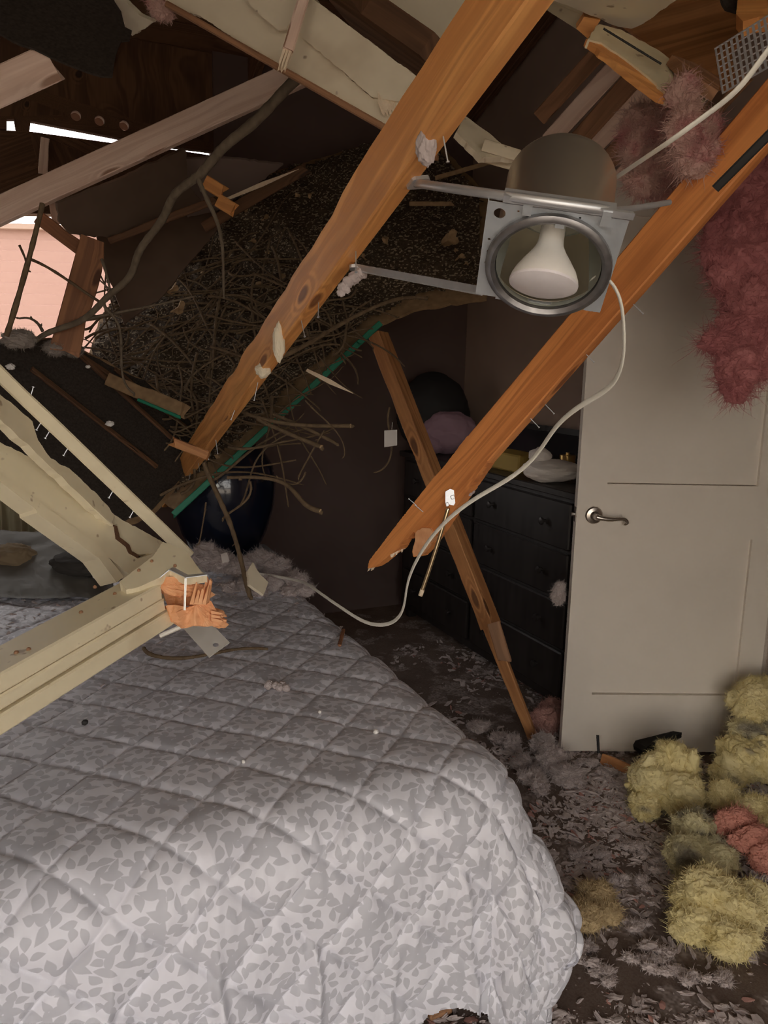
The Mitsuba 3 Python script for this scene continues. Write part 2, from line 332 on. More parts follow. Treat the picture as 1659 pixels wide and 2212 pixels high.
# quilt print: leaves, petals and scrolls of one grey on a pale ground (cloth coordinates, metres)
def motif():
    r = np.random.default_rng(21); T_ = 0.30; out = []
    def leaf(x, y, a, L, w): out.append((x, y, a, L, w))
    for (fx, fy, a0) in ((0.07, 0.07, 0.2), (0.22, 0.22, 0.9)):
        for k in range(6): leaf(fx + 0.017 * math.cos(a0 + k * 1.047), fy + 0.017 * math.sin(a0 + k * 1.047), a0 + k * 1.047, 0.017, 0.0085)
    for (x, y, a) in ((0.02, 0.20, 1.0), (0.17, 0.05, 2.1), (0.12, 0.26, 0.3), (0.27, 0.12, -0.9)):
        for k in range(5):
            s = -0.07 + 0.035 * k; cx, cy = x + s * math.cos(a + 1.5 * s * 4), y + s * math.sin(a + 1.5 * s * 4)
            for sg in (-1, 1): leaf(cx + sg * 0.013 * math.cos(a + 1.2 * sg), cy + 0.013 * math.sin(a + 1.2 * sg) * 1.0, a + 0.75 * sg, 0.017 + 0.006 * r.random(), 0.0075 + 0.003 * r.random())
    tries = 0
    while len(out) < 175 and tries < 20000:
        tries += 1; x, y = r.random(2) * T_
        if min(math.hypot((x - o[0] + T_ / 2) % T_ - T_ / 2, (y - o[1] + T_ / 2) % T_ - T_ / 2) for o in out) > 0.0142: leaf(x, y, r.random() * 6.28, 0.010 + 0.0055 * r.random(), 0.0062 + 0.0028 * r.random())
    return T_, out
TILE, LEAVES = motif()
def quilt_fn(p, n, uv):
    x = uv.x + 0.006 * (tn(uv.x * 28, uv.y * 28, 1.0) - 0.5); y = uv.y + 0.006 * (tn(uv.x * 28, uv.y * 28, 8.0) - 0.5)
    x = x / TILE; y = y / TILE; x = (x - dr.floor(x)) * TILE; y = (y - dr.floor(y)) * TILE
    m = mi.Float(0)
    for (cx, cy, a, L, w) in LEAVES:
        dx, dy = x - cx, y - cy
        dx = dr.select(dx > TILE / 2, dx - TILE, dr.select(dx < -TILE / 2, dx + TILE, dx)); dy = dr.select(dy > TILE / 2, dy - TILE, dr.select(dy < -TILE / 2, dy + TILE, dy))
        c, s = math.cos(a), math.sin(a); lx = (dx * c + dy * s) / L; ly = (-dx * s + dy * c) / w
        ly = ly + 0.35 * lx * lx
        m = dr.maximum(m, smoothstep(-0.12, 0.12, (1 - lx * lx) * (1 - 0.35 * dr.clip(lx, -1, 1)) - dr.abs(ly)))
    return mix((0.67, 0.675, 0.735), (0.47, 0.475, 0.52), m)
pr('m_quilt', proc(quilt_fn), 0.5, sheen=0.3, specular=0.4)
# ---------------------------------------------------------------- the room shell
SB, SH, TL, TR_ = -1.1, 4.3, -2.2, 2.54
def tp(px, py, t): return onplane(px, py, R(t, 0, 0), ET)
def sp(px, py, s): return onplane(px, py, R(0, s, 0), ES)
struct('floor', room(bx(TL - .1, TR_ + 1.3, SB - .1, SH + .1, -0.05, 0.0)), 'm_carpet', 'brown grey carpet')
struct('ground', room(bx(-30, 30, -30, 40, -0.5, -0.3)), 'm_ground')
struct('wall_left', room(bx(TL - .12, TL, SB - .1, SH + .1, 0, 4.4)), 'm_wall')
struct('wall_right', room(cat(bx(TR_, TR_ + .12, 2.03, SH + .1, 0, 4.4), bx(TR_, TR_ + .12, SB - .1, 1.2, 0, 4.4), bx(TR_, TR_ + .12, 1.2, 2.03, 2.17, 4.4))), 'm_wall', 'dull pinkish beige wall')
struct('wall_hall', room(cat(bx(TR_ + 1.2, TR_ + 1.3, SB, SH, 0, 2.5), bx(TR_ + .1, TR_ + 1.3, .2, .3, 0, 2.5), bx(TR_ + .1, TR_ + 1.3, 3.0, 3.1, 0, 2.5), bx(TR_ + .1, TR_ + 1.3, .2, 3.1, 2.45, 2.55))), 'm_wall')
struct('trim_1', room(cat(bx(TR_ - .015, TR_ + .13, 2.03, 2.11, 0, 2.23), bx(TR_ - .015, TR_ + .13, 1.12, 1.2, 0, 2.23), bx(TR_ - .015, TR_ + .13, 1.12, 2.11, 2.17, 2.25))), 'm_door')
struct('wall_rear', room(cat(bx(TL, -1.9, SB - .12, SB, 0, 4.4), bx(1.0, TR_, SB - .12, SB, 0, 4.4), bx(-1.9, 1.0, SB - .12, SB, 2.3, 4.4))), 'm_wall')
wr = struct('window_2', room(cat(bx(-1.9, -1.84, SB - .1, SB + .01, 0, 2.3), bx(.94, 1.0, SB - .1, SB + .01, 0, 2.3), bx(-1.9, 1.0, SB - .1, SB + .01, 2.24, 2.3))), 'm_white')
struct('wall_head', room(cat(bx(TL, -.9, SH, SH + .12, 0, 4.0), bx(1.0, TR_, SH, SH + .12, 0, 4.0), bx(-.9, 1.0, SH, SH + .12, 0, .85))), 'm_wall_shaded', 'dim far wall behind the bed')
struct('window_1', room(cat(bx(-.9, -.84, SH - .02, SH + .1, .85, 2.3), bx(.94, 1.0, SH - .02, SH + .1, .85, 2.3), bx(-.9, 1.0, SH - .05, SH + .1, .82, .87))), 'm_white')
hp = [sp(0, 300, SH + .06), sp(400, 300, SH + .06), sp(200, 500, SH + .06)]
def hplate(name, pix, bs, th, s=SH + .02, holes=None, lab=None):
    q = [sp(x, y, s) for x, y in pix]; p2 = Polygon([(np.dot(a, ET), a[2]) for a in q])
    for (x, y, r) in holes or []:
        c = sp(x, y, s); p2 = p2.difference(Point(np.dot(c, ET), c[2]).buffer(r))
    m = trimesh.creation.extrude_polygon(p2, th, engine='earcut')
    m.apply_transform(frame(R(0, s, 0), ET, V3(0, 0, 1), np.cross(ET, V3(0, 0, 1)) * -1 if np.dot(np.cross(ET, V3(0, 0, 1)), ES) < 0 else ES))
    m.fix_normals(); return struct(name, m, bs, lab)
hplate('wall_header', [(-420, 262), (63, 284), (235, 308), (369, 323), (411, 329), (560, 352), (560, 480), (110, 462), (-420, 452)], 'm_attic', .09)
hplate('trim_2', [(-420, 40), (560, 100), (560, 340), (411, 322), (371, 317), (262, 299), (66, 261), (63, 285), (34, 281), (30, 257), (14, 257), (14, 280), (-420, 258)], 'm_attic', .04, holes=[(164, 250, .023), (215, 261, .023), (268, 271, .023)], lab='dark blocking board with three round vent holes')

hplate('added_backing_3', [(-420, 150), (600, 215), (600, 318), (280, 283), (150, 262), (60, 246), (-420, 235)], 'm_soffit', .03, s=SH + .22)  # added board behind the vent holes, dims the sky seen through them
# roof deck over the attic: sheathing boards and rafters
labels['roof_deck'] = {'kind': 'structure'}
def deck(s0, z0, s1, z1, nb, tag):
    a, b = V3(0, s0, z0), V3(0, s1, z1); d = unit(b - a); n = np.cross(V3(1, 0, 0), d); L = np.linalg.norm(b - a); w = L / nb
    for i in range(nb):
        c = a + d * (w * (i + .5)); m = trimesh.creation.box((TR_ - TL + 2.6, w - .006, .022)); m.apply_transform(frame(c, V3(1, 0, 0), d, n))
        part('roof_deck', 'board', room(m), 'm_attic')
    for t in (-1.6, -.9, -.2, .5, 1.2, 1.9, 2.5):
        m = rbox(.04, L, .14); m.apply_transform(frame(a + d * L / 2 - n * .085 * np.sign(n[2]) + V3(t, 0, 0), V3(1, 0, 0), d, n)); part('roof_deck', 'rafter', room(m), 'm_attic')
    m = trimesh.creation.box((TR_ - TL + 2.8, L + .1, .012)); m.apply_transform(frame(a + d * L / 2 + n * .03 * np.sign(n[2]), V3(1, 0, 0), d, n)); part('roof_deck', 'felt', room(m), 'm_felt')
deck(4.75, 2.86, 1.0, 4.35, 26, 'a'); deck(1.0, 4.35, -2.4, 3.0, 12, 'b')
struct('ceiling', room(bx(TL, TR_, SB, 0.75, 2.42, 2.436)), 'm_ceiling_paint')

# ---------------------------------------------------------------- outside: the neighbour's wall
nb = thing('neighbor_house', 'pink clapboard wall of neighboring house seen outside through the broken wall', 'building')
d0 = 9.0; c0 = P(60, 492, d0); top = c0[2]
for i in range(26):
    m = rbox(8.0, .03, .125, .003); m.apply_transform(trimesh.transformations.rotation_matrix(math.radians(4), (1, 0, 0)))
    m.apply_translation((0, 0, top - .08 - .12 * i)); M = frame(V3(c0[0] + 1.0, c0[1], 0), unit(V3(1, .05, 0)), unit(V3(-.05, 1, 0)), V3(0, 0, 1)); m.apply_transform(M); part(nb, 'siding_board', m, 'm_siding')
m = bx(-4, 4, .03, .3, -.5, top - .03); m.apply_transform(M); part(nb, 'wall_core', m, 'm_siding')
m = bx(-4.1, 4.1, -.10, .4, top - .035, top + .02); m.apply_transform(M); part(nb, 'top_trim', m, 'm_soffit')

# ---------------------------------------------------------------- bed and quilt
BT0, BT1, BS0, BS1, BH = -0.62, 0.965, 1.25, 3.06, 0.655
bed = thing('bed', 'low bed frame and mattress almost hidden under the grey patterned quilt', 'bed')
m = rbox(BT1 - BT0 - .10, BS1 - BS0 - .10, .27, .03); m.apply_translation(((BT0 + BT1) / 2, (BS0 + BS1) / 2, .50)); part(bed, 'mattress', room(m), 'm_white_cloth')
m = rbox(BT1 - BT0 - .12, BS1 - BS0 - .12, .20, .01); m.apply_translation(((BT0 + BT1) / 2, (BS0 + BS1) / 2, .26)); part(bed, 'base', room(m), 'm_navy_cloth')
for t, s in ((BT0 + .15, BS0 + .15), (BT1 - .15, BS0 + .15), (BT0 + .15, BS1 - .15), (BT1 - .15, BS1 - .15)):
    m = rbox(.06, .06, .16); m.apply_translation((t, s, .08)); part(bed, 'leg', room(m), 'm_brown')
def quilt():
    OV, r = .60, .12; step = .0036
    p = np.arange(BT0 - .05, BT1 + OV, step); q = np.arange(BS0 - OV, BS1, step); pp, qq = np.meshgrid(p, q, indexing='ij')
    dx = np.maximum(pp - (BT1 - r), 0); dy = np.maximum((BS0 + r) - qq, 0); L = np.hypot(dx, dy) + 1e-9
    al = np.arctan2(dx, dy); cor = np.where((dx > 0) & (dy > 0), np.sin(2 * al), 0); ux, uy = dx / L, -dy / L
    La = r * math.pi / 2; ph = np.minimum(L, La) / r; H = np.maximum(L - La, 0)
    fl = .05 + .07 * cor ** 1.2
    out = r * np.sin(ph) + H * np.sin(fl); drop = r * (1 - np.cos(ph)) + H * np.cos(fl)
    hang = np.clip(H / .25, 0, 1)
    fold = .012 * np.sin(pp * 19 + 3 * np.sin(pp * 5.1)) * (dy > dx) + .020 * np.sin(al * 8.0 + .6) * (cor > 0) * cor
    out = out + .085 * cor * np.sin(np.clip(H / .50, 0, 1) * math.pi) 
    out = out + hang * fold * np.clip(L / .3, 0, 1)
    bx_ = np.minimum(pp, BT1 - r); by_ = np.maximum(qq, BS0 + r)
    t, s, z = bx_ + ux * out, by_ + uy * out, BH - drop
    f2 = meshkit.fbm(np.stack([pp * 2.6, qq * 2.6, 0 * pp], -1), 3, 4) - .5
    z = z + .022 * f2 * (1 - hang) - .03 * np.clip((.35 - pp) / .9, 0, 1) * np.clip(1.5 - (qq - BS0), 0, 1) * (1 - hang)
    V = np.stack([t, s, z], -1)
    n = np.cross(np.gradient(V, axis=0), np.gradient(V, axis=1)); n /= np.linalg.norm(n, axis=-1, keepdims=True) + 1e-12
    n *= np.sign(n[..., 2:3].mean()) if abs(n[..., 2].mean()) > 0 else 1
    sp_ = .134
    wob = .010 * (meshkit.fbm(np.stack([pp * 4, qq * 4, 0 * pp + 3], -1), 2, 9) - .5)
    a, b = (pp + qq) / math.sqrt(2) + wob, (pp - qq) / math.sqrt(2) - wob
    da = np.abs((a / sp_ + .5) % 1 - .5) * sp_; db = np.abs((b / sp_ + .5) % 1 - .5) * sp_
    hgt = (.0088 + .0052 * np.clip(L / .2, 0, 1)) * (1 - np.exp(-da / .0090)) * (1 - np.exp(-db / .0090))
    wr1 = meshkit.fbm(np.stack([pp * 16 + 2 * f2, qq * 3.2, 0 * pp], -1), 4, 11) - .5
    wr2 = meshkit.fbm(np.stack([pp * 14, qq * 14, 0 * pp + 8], -1), 4, 13) - .5
    wr3 = np.abs(meshkit.fbm(np.stack([pp * 9 - qq * 6, qq * 4, 0 * pp + 5], -1), 3, 17) - .5)
    hgt = hgt + .020 * wr1 * np.clip(L / .12, 0, 1) + .016 * np.exp(-((np.sin(pp * 17 + 2.5 * f2 + qq * 2) / .18) ** 2)) * np.clip(H / .15, 0, 1) * np.clip(wr1 * 5 + .6, 0, 1) + .007 * wr2 + .02 * wr3 * np.clip(1 - L / .05, 0, 1) * np.clip((qq - BS0 - .7) / .6, .15, 1)
    V = V + n * hgt[..., None]
    V[..., 2] = np.maximum(V[..., 2], .006)
    keep = (L < .625 + .13 * cor + .012 * np.sin(pp * 31) - .07 * np.exp(-((pp - .69) / .22) ** 2) * (dy > 0))
    nx, ny = pp.shape; idx = np.arange(nx * ny).reshape(nx, ny)
    k4 = keep[:-1, :-1] & keep[1:, :-1] & keep[:-1, 1:] & keep[1:, 1:]
    A, B, C_, D = idx[:-1, :-1][k4], idx[1:, :-1][k4], idx[1:, 1:][k4], idx[:-1, 1:][k4]
    f = np.vstack([np.stack([A, B, C_], -1), np.stack([A, C_, D], -1)])
    used = np.unique(f) ; mp = -np.ones(nx * ny, int); mp[used] = np.arange(len(used))
    v = V.reshape(-1, 3)[used] @ ROOM[:3, :3].T; uv = np.stack([pp, qq], -1).reshape(-1, 2)[used]
    global QTREE; QTREE = (V, pp, qq)
    return (v, mp[f]), uv
pr('m_navy_cloth', (0.03, 0.045, 0.07), 0.8)
qm, quv = quilt()
qk = solo('quilt', qm, 'm_quilt', 'pale grey quilt with diamond stitching and leafy print hanging over the bed foot', 'quilt', smooth=True, uv=quv)
def bedtop(px, py, dz=0.0): return onz(px, py, BH + dz)

# ---------------------------------------------------------------- door standing open
D0 = onz(1211, 1622, 0.012); DX = unit(V3(math.cos(math.radians(1.6)), math.sin(math.radians(1.6)), 0)); DN = np.cross(V3(0, 0, 1), DX); DW, DH = .765, 2.13
DM = frame(V3(D0[0], D0[1], .012), DX, V3(0, 0, 1), -DN)   # local z towards the camera (-DN), x to the right, y up
if np.dot(-DN, EYE - D0) < 0: DM[:3, 2] = DN
def dl(px, py): q = onplane(px, py, D0, DN) - D0; return np.dot(q, DX), q[2]
pl0, pr0 = dl(1291, 1330)[0], dl(1606, 1340)[0]; zb, zt = dl(1430, 1502)[1], dl(1450, 1163)[1]; zu = dl(1470, 1048)[1]
outer = sbox(0, 0, DW, DH)
pan = [(pl0, zb, pr0, zt), (pl0, zu, pr0, DH - .12)]
fr_ = outer
for q in pan: fr_ = fr_.difference(sbox(*q))
m = trimesh.creation.extrude_polygon(fr_, .036, engine='earcut'); m.apply_translation((0, 0, -.036)); m.apply_transform(DM); m.fix_normals()
door = struct('door_1', m, 'm_door', 'white two panel door standing open in front of the dresser')
for q in pan:
    bev = []
    m = rbox(q[2] - q[0] + .001, q[3] - q[1] - .002, .016, .0005); m.apply_translation(((q[0] + q[2]) / 2, (q[1] + q[3]) / 2 + .0015, -.022)); m.apply_transform(DM); part('door_1', 'panel', m, 'm_door')
hx, hz = dl(1283, 1113)
rose = trimesh.creation.revolve(np.array([(0, 0), (.032, 0), (.033, .003), (.029, .008), (.017, .011), (.014, .016), (.012, .038), (0, .038)]), sections=40); rose.apply_translation((hx, hz, 0)); rose.apply_transform(DM)
part('door_1', 'handle_rose', rose, 'm_nickel', smooth=35, label='round brushed nickel rose')
lv = spline([(hx, hz, .040), (hx + .025, hz - .004, .045), (hx + .06, hz - .006, .046), (hx + .085, hz - .004, .044), (hx + .108, hz - .010, .040), (hx + .112, hz - .019, .038), (hx + .102, hz - .021, .037)], 40)
m = tube(lv, np.r_[np.linspace(.010, .0065, 28), np.linspace(.0065, .0085, 12)], 12); m.apply_transform(DM); part('door_1', 'handle_lever', m, 'm_nickel', smooth=50, label='curled nickel lever')
m = rbox(.003, .057, .026, .001); m.apply_translation((-.001, hz, -.018)); m.apply_transform(DM); part('door_1', 'latch_plate', m, 'm_nickel')
m = trimesh.creation.cylinder(.008, .014, sections=16); m.apply_transform(trimesh.transformations.rotation_matrix(math.pi / 2, (0, 1, 0))); m.apply_translation((-.008, hz, -.018)); m.apply_transform(DM); part('door_1', 'latch_bolt', m, 'm_nickel')

# ---------------------------------------------------------------- dresser against the right wall and what stands on it
DT, DS0, DS1, DZ = 2.03, 2.50, 4.12, 1.0
dre = thing('dresser', 'long black dresser with round knobs in the dark behind the door', 'dresser')
part(dre, 'carcass', room(cat(bx(DT + .02, TR_ - .03, DS0, DS1, .06, DZ - .03))), 'm_black_wood')
m = rbox(TR_ - DT, DS1 - DS0 + .03, .03); m.apply_translation(((DT + TR_ - .02) / 2, (DS0 + DS1) / 2, DZ - .015)); part(dre, 'top', room(m), 'm_black_wood')
for c in range(2):
    for r_ in range(4):
        s0 = DS0 + .05 + c * (DS1 - DS0 - .06) / 2; w = (DS1 - DS0 - .13) / 2; z0 = .10 + r_ * .215
        m = rbox(.022, w, .20, .006); m.apply_translation((DT + .012, s0 + w / 2, z0 + .105)); dk = part(dre, 'drawer', room(m), 'm_black_wood')
        for sx in (.22, .78):
            kn = trimesh.creation.revolve(np.array([(0, 0), (.007, 0), (.007, .012), (.016, .018), (.015, .027), (0, .031)]), sections=20); kn.apply_transform(frame(V3(DT + .001, s0 + w * sx, z0 + .105), V3(0, 1, 0), V3(0, 0, 1), V3(-1, 0, 0)))
            part(dk, 'knob', room(kn), 'm_nickel_dark', smooth=40)
for s in (DS0 + .05, DS1 - .05):
    for t in (DT + .06, TR_ - .08):
        m = rbox(.05, .05, .07); m.apply_translation((t, s, .035)); part(dre, 'foot', room(m), 'm_black_wood')
pr('m_nickel_dark', (0.05, 0.045, 0.045), 0.4, metallic=0.6)
c = tp(937, 850, 2.20); c[2] = 1.0 + .22
m = blob(V3(0, 0, 0), (.21, .13, .235), 5, 4, .14, 1.2); m.vertices[:, 2] = np.maximum(m.vertices[:, 2], -.218); m.apply_translation(c); solo('bag', m, 'm_black', 'rounded black bag standing on the far end of the dresser', 'bag', smooth=True)
c = tp(972, 942, 2.22); c[2] = 1.0 + .125
m = cat(blob(c, (.15, .11, .125), 12, 4, .3, 1.6), blob(c + V3(-.09, -.02, -.055), (.09, .09, .075), 13, 4, .3, 1.6)); m.vertices[:, 2] = np.maximum(m.vertices[:, 2], 1.001)
solo('blanket', m, 'm_lilac', 'crumpled dusky lilac blanket lying on the dresser beside the black bag', 'blanket', smooth=True)
c = tp(1110, 990, 2.2)
m = rbox(.15, .30, .085, .008); m.apply_transform(ROOM); m.apply_translation(V3(c[0], c[1], 1.043)); solo('storage_box', m, 'm_ochre', 'dull ochre box on the dresser behind the white cloth', 'box')
c = tp(1190, 1030, 2.12)
m = cat(blob(V3(c[0], c[1], 1.05), (.13, .10, .05), 31, 4, .25, 2.0), blob(V3(c[0] - .05, c[1] + .02, 1.115), (.05, .05, .035), 33, 3, .3, 2.0)); m.vertices[:, 2] = np.maximum(m.vertices[:, 2], 1.001)
solo('towel', m, 'm_white_cloth', 'rumpled white cloth on the near end of the black dresser', 'towel', smooth=True)
c = tp(1226, 990, 2.3)
jar = thing('candle_jar', 'small brass candle jar on the dresser next to the door edge', 'jar')
m = trimesh.creation.revolve(np.array([(0, 0), (.034, 0), (.036, .004), (.036, .085), (.033, .085), (.033, .01), (0, .01)]), sections=32); m.apply_translation((c[0], c[1], 1.0)); part(jar, 'cup', m, 'm_brass', 40)
m = trimesh.creation.revolve(np.array([(0, .085), (.037, .085), (.037, .10), (.01, .102), (.01, .112), (0, .112)]), sections=32); m.apply_translation((c[0], c[1], 1.0)); part(jar, 'lid', m, 'm_brass', 40)
a0, a1 = tp(1085, 925, 2.46), tp(1245, 962, 2.46)
fr = thing('picture_frame', 'dark picture frame leaning on the wall at the back of the dresser', 'picture frame')
zc = 1.0; ln_ = abs(np.dot(a1 - a0, ES)) + .25; sc = np.dot((a0 + a1) / 2, ES)
def lean(m): m.apply_transform(trimesh.transformations.rotation_matrix(math.radians(14), (0, 1, 0))); m.apply_translation((2.43, sc, zc + .005)); return room(m)
hh = .20
part(fr, 'border', lean(cat(bx(-.01, .01, -ln_ / 2, ln_ / 2, 0, .03), bx(-.01, .01, -ln_ / 2, ln_ / 2, hh - .03, hh), bx(-.01, .01, -ln_ / 2, -ln_ / 2 + .03, 0, hh), bx(-.01, .01, ln_ / 2 - .03, ln_ / 2, 0, hh))), 'm_black_wood')
part(fr, 'picture', lean(bx(-.004, .004, -ln_ / 2 + .02, ln_ / 2 - .02, .02, hh - .02)), 'm_screen')

# ---------------------------------------------------------------- joists and boards of the broken ceiling
def nail(parent, p, d, L=.045, r=.0011):
    d = unit(d); e, f = perp(d)
    m = cat(trimesh.creation.cylinder(r, L, sections=8, transform=frame(d * L / 2, e, f, d)), trimesh.creation.cylinder(r * 2.4, .0015, sections=10, transform=frame(d * L, e, f, d))); m.apply_translation(p); part(parent, 'nail', m, 'm_galv')
# joist A
A0, A1, AU, AV, sA = fit_member(((990, 0), (328, 1087)), ((1132, 10), (370, 1070)), ((1193, 11), (372, 1093)), .089, .038, [1.0, 2.6], .3)
print('A', sA.x, sA.cost)
ax = A1 - A0; A0 = A0 - ax * .12
A1 = A1 + ax * .12
(mA, uA) = wood_prism(A0, A1, AU, AV, AU, AV, n=60, wane=.22, seed=3, bow=lambda a: RT * 0.0)
ja = thing('joist', 'long orange two by four joist crossing the view from top to the bed head', 'joist')
part(ja, 'timber', mA, 'm_orange', uv=uA)
def onA(f, v): return A0 + (A1 - A0) * f + AV * v
for f, v in ((.16, .6), (.25, .5), (.31, .55), (.335, .3), (.45, .45), (.52, .2), (.62, .5), (.66, .4), (.72, .5), (.77, .4), (.80, .6), (.84, .4), (.885, .6), (.92, .5), (.95, .4)):
    nail(ja, onA(f, v), -unit(AU) + .5 * rng.normal(0, 1, 3) - .25 * UP, .03 + .02 * rng.random())
for (px, py, rr, sd) in ((603, 738, (.014, .014, .042), 3), (568, 800, (.019, .016, .020), 5)):
    q0 = onplane(px, py, A0, unit(np.cross(ax, AV))); m = blob(q0, rr, sd, 4, .4); part(ja, 'plaster_clump', m, 'm_ceiling_paint', True, label='grey white plaster stuck on the edge')
m = blob(onplane(922, 315, A0, unit(np.cross(ax, AV))), (.014, .014, .026), 8, 4, .5); part(ja, 'plaster_clump', m, 'm_white_fluff', True)
# joist B
B0, B1, BU, BV, sB = fit_member(((1442, 426), (1000, 951)), ((1555, 426), (1048, 1003)), ((1653, 350), (1000, 1066)), .089, .038, [1.5, 2.1], .3)
print('B', sB.x, sB.cost)
bxv = B1 - B0; B0e = B0 - bxv * .55; B1e = B0 + bxv * 1.0
jb = thing('joist', 'orange joist broken to a jagged point, slanting down in front of the door', 'joist')
(mB, uB) = wood_prism(B0e, B1e, BU, BV, BU, BV, n=30, seed=11)
part(jb, 'timber', mB, 'm_red_orange', uv=uB)
axB = unit(bxv)
nB = unit(np.cross(bxv, BU)); oB = lambda x, y, d=0.0: onplane(x, y, B0, nB) - nB * math.copysign(d, nB @ FW)
aB = [oB(1062, 1030), oB(1062, 1030) + axB * .2, oB(950, 1010)]
pe0, pe1 = proj(B1e - axB * .01), proj(B1e - axB * .01 + BU)
g = plate([tuple(pe0), tuple(pe1), (961, 1005), (930, 1040), (900, 1078), (850, 1142), (797, 1212), (794, 1228), (806, 1226), (822, 1216), (840, 1200), (862, 1184), (872, 1166), (882, 1164), (893, 1149), (901, 1155), (895, 1172), (890, 1192), (893, 1203), (906, 1202), (922, 1186), (938, 1164)], aB, .037, jit=.001, seed=12)
uvb = np.stack([(g[0][0] - B0e) @ axB + 11 * 3.37, (g[0][0] - B0e) @ unit(BU) - .003 + 11 * 1.7 + .2 * ((g[0][0] - B0e) @ nB)], -1); part(jb, 'split_end', g[0], 'm_red_orange', uv=uvb)
aT = [oB(900, 1160, .003), oB(930, 1140, .006), oB(905, 1200, .002)]
g = plate([(897, 1152), (912, 1140), (930, 1142), (940, 1160), (922, 1184), (906, 1200), (893, 1200), (891, 1188), (896, 1172)], aT, .012, jit=.002, seed=13); part(jb, 'torn_tongue', g[0], 'm_splinter', uv=g[1], label='raw splintered wood')
part(jb, 'torn_fibres', cat(spikes(oB(800, 1218), unit(RT) * .014, nB * math.copysign(.02, nB @ FW), unit(axB - .3 * UP), 3, 2, .008, .028, 41), spikes(oB(842, 1196), unit(RT + .6 * UP) * .045, nB * math.copysign(.02, nB @ FW), unit(-UP + .1 * RT), 7, 2, .004, .014, 42)), 'm_splinter_pale', kind='stuff')
for (px, py) in ((1190, 882), (1158, 912), (1360, 610), (1380, 665), (1530, 415), (1275, 770)):
    nail(jb, onplane(px - 12, py - 8, B0 + BV * .5, unit(np.cross(bxv, BU))) , unit(RT * .8 - UP * .9 - FW * .2), .030)
for (px, py) in ((886, 1078), (900, 1092)): nail(jb, onplane(px + 14, py + 14, B0, unit(np.cross(bxv, BU))), unit(-RT * .7 + UP * .6), .028)
ps = bar(P(1545, 408, 1.425), P(1690, 262, 1.31), .016, .003, seed=4); part(jb, 'plate_strip', ps[0], 'm_dark', label='dark metal strip')
# brace C
C0, C1 = P(812, 716, 3.42), onz(1152, 1606, 0.0) + V3(0, 0, .02)
jc = thing('brace', 'narrow brown stud leaning from the floor up to the green edged roof sheet', 'stud')
Cm = C0 + (C1 - C0) * .74
aC = unit(C1 - C0); e1 = unit(np.cross(aC, (C0 + C1) / 2 - EYE)); e2 = np.cross(e1, aC)
if np.dot(e2, FW) < 0: e2 = -e2
e1 = e1 if np.dot(e1, RT) < 0 else -e1
U_ = (math.cos(.5) * e1 + math.sin(.5) * e2) * .062; V_ = (-math.cos(1.07) * e1 + math.sin(1.07) * e2) * .085
g = wood_prism(C0 - e1 * .01, Cm - e1 * .01, U_, V_, U_, V_, n=20, seed=23, wane=.2); part(jc, 'timber', g[0], 'm_orange_dark', uv=g[1])
g = wood_prism(Cm - e1 * .012, C1 - e1 * .012, U_ * .85, V_ * .28, U_ * .7, V_ * .25, n=20, seed=24, wane=.15); part(jc, 'split_foot', g[0], 'm_orange_dark', uv=g[1])
pr('m_orange_dark', wood((0.38, 0.16, 0.06), (0.55, 0.27, 0.11), (0.10, 0.04, 0.02)), 0.6)
qk2 = P(1080, 1390, 2.98); g = bar(P(1066, 1345, 2.97), P(1090, 1425, 2.95), .05, .012, seed=8, jag=.03); part(jc, 'dark_knot_patch', g[0], 'm_brown', label='dark charred looking patch', uv=g[1])
# pale boards E at upper left
E0, E1, EU, EV, sE = fit_member(((0, 419), (594, 148)), ((0, 483), (640, 190)), ((0, 490), (640, 199)), .089, .038, [2.2, 2.2])
print('E', sE.x, sE.cost)
E0e = E0 - (E1 - E0) * .3; je = thing('rafter', 'long pale pinkish stud slanting across the upper left', 'stud')
g = wood_prism(E0e, E1 + (E1 - E0) * .06, EU, EV, EU, EV, n=4, seed=31); part(je, 'timber', g[0], 'm_pale', uv=g[1])
g = bar(P(-90, 228, 2.05), P(112, 136, 2.05), .088, .038, seed=37, jag=.02); je2 = thing('rafter', 'short cut off pale stud at the left edge under the dark felt', 'stud'); part(je2, 'timber', g[0], 'm_pale', uv=g[1])

# ---------------------------------------------------------------- painted boards, ceiling drywall
def board(name, lab, catg, pix, anch, th, mat, jit=0.0, seed=0, group=None):
    g = plate(pix, anch, th, jit=jit, seed=seed); return solo(name, g[0], mat, lab, catg, uv=g[1], group=group)
tb = thing('painted_board', 'broad cream painted board with stepped layers hanging at top behind the orange joist', 'board')
an = [(400, 10, 1.75), (830, 265, 1.62), (760, 20, 1.60)]
def pb(name, pix, dd, th, mat, jit=0, seed=0, lab=None):
    g = plate(pix, [(x, y, d + dd) for x, y, d in an], th, jit=jit, seed=seed); return part(tb, name, g[0], mat, uv=g[1], label=lab)
pb('lower_band', [(330, -30), (372, 18), (432, 34), (512, 88), (598, 139), (714, 204), (845, 283), (930, 330), (945, 240), (870, 222), (804, 212), (735, 150), (668, 90), (560, -30)], 0, .022, 'm_ceiling_paint', .0015, 3)
pb('upper_band', [(560, -60), (655, 82), (735, 150), (804, 210), (870, 220), (950, 235), (980, 210), (890, 158), (677, -2), (640, -60)], -.012, .03, 'm_ceiling_paint', .0015, 4)
pb('torn_layer', [(520, -40), (640, -40), (645, 20), (618, 62), (601, 66), (570, 40), (540, 12)], -.028, .006, 'm_ceiling_paint', .0015, 5)
g = bar(P(366, 12, 1.752), P(940, 338, 1.60), .014, .03, seed=52, jag=.01); part(tb, 'edge_strip', g[0], 'm_brown', uv=g[1], label='brown broken lower edge')
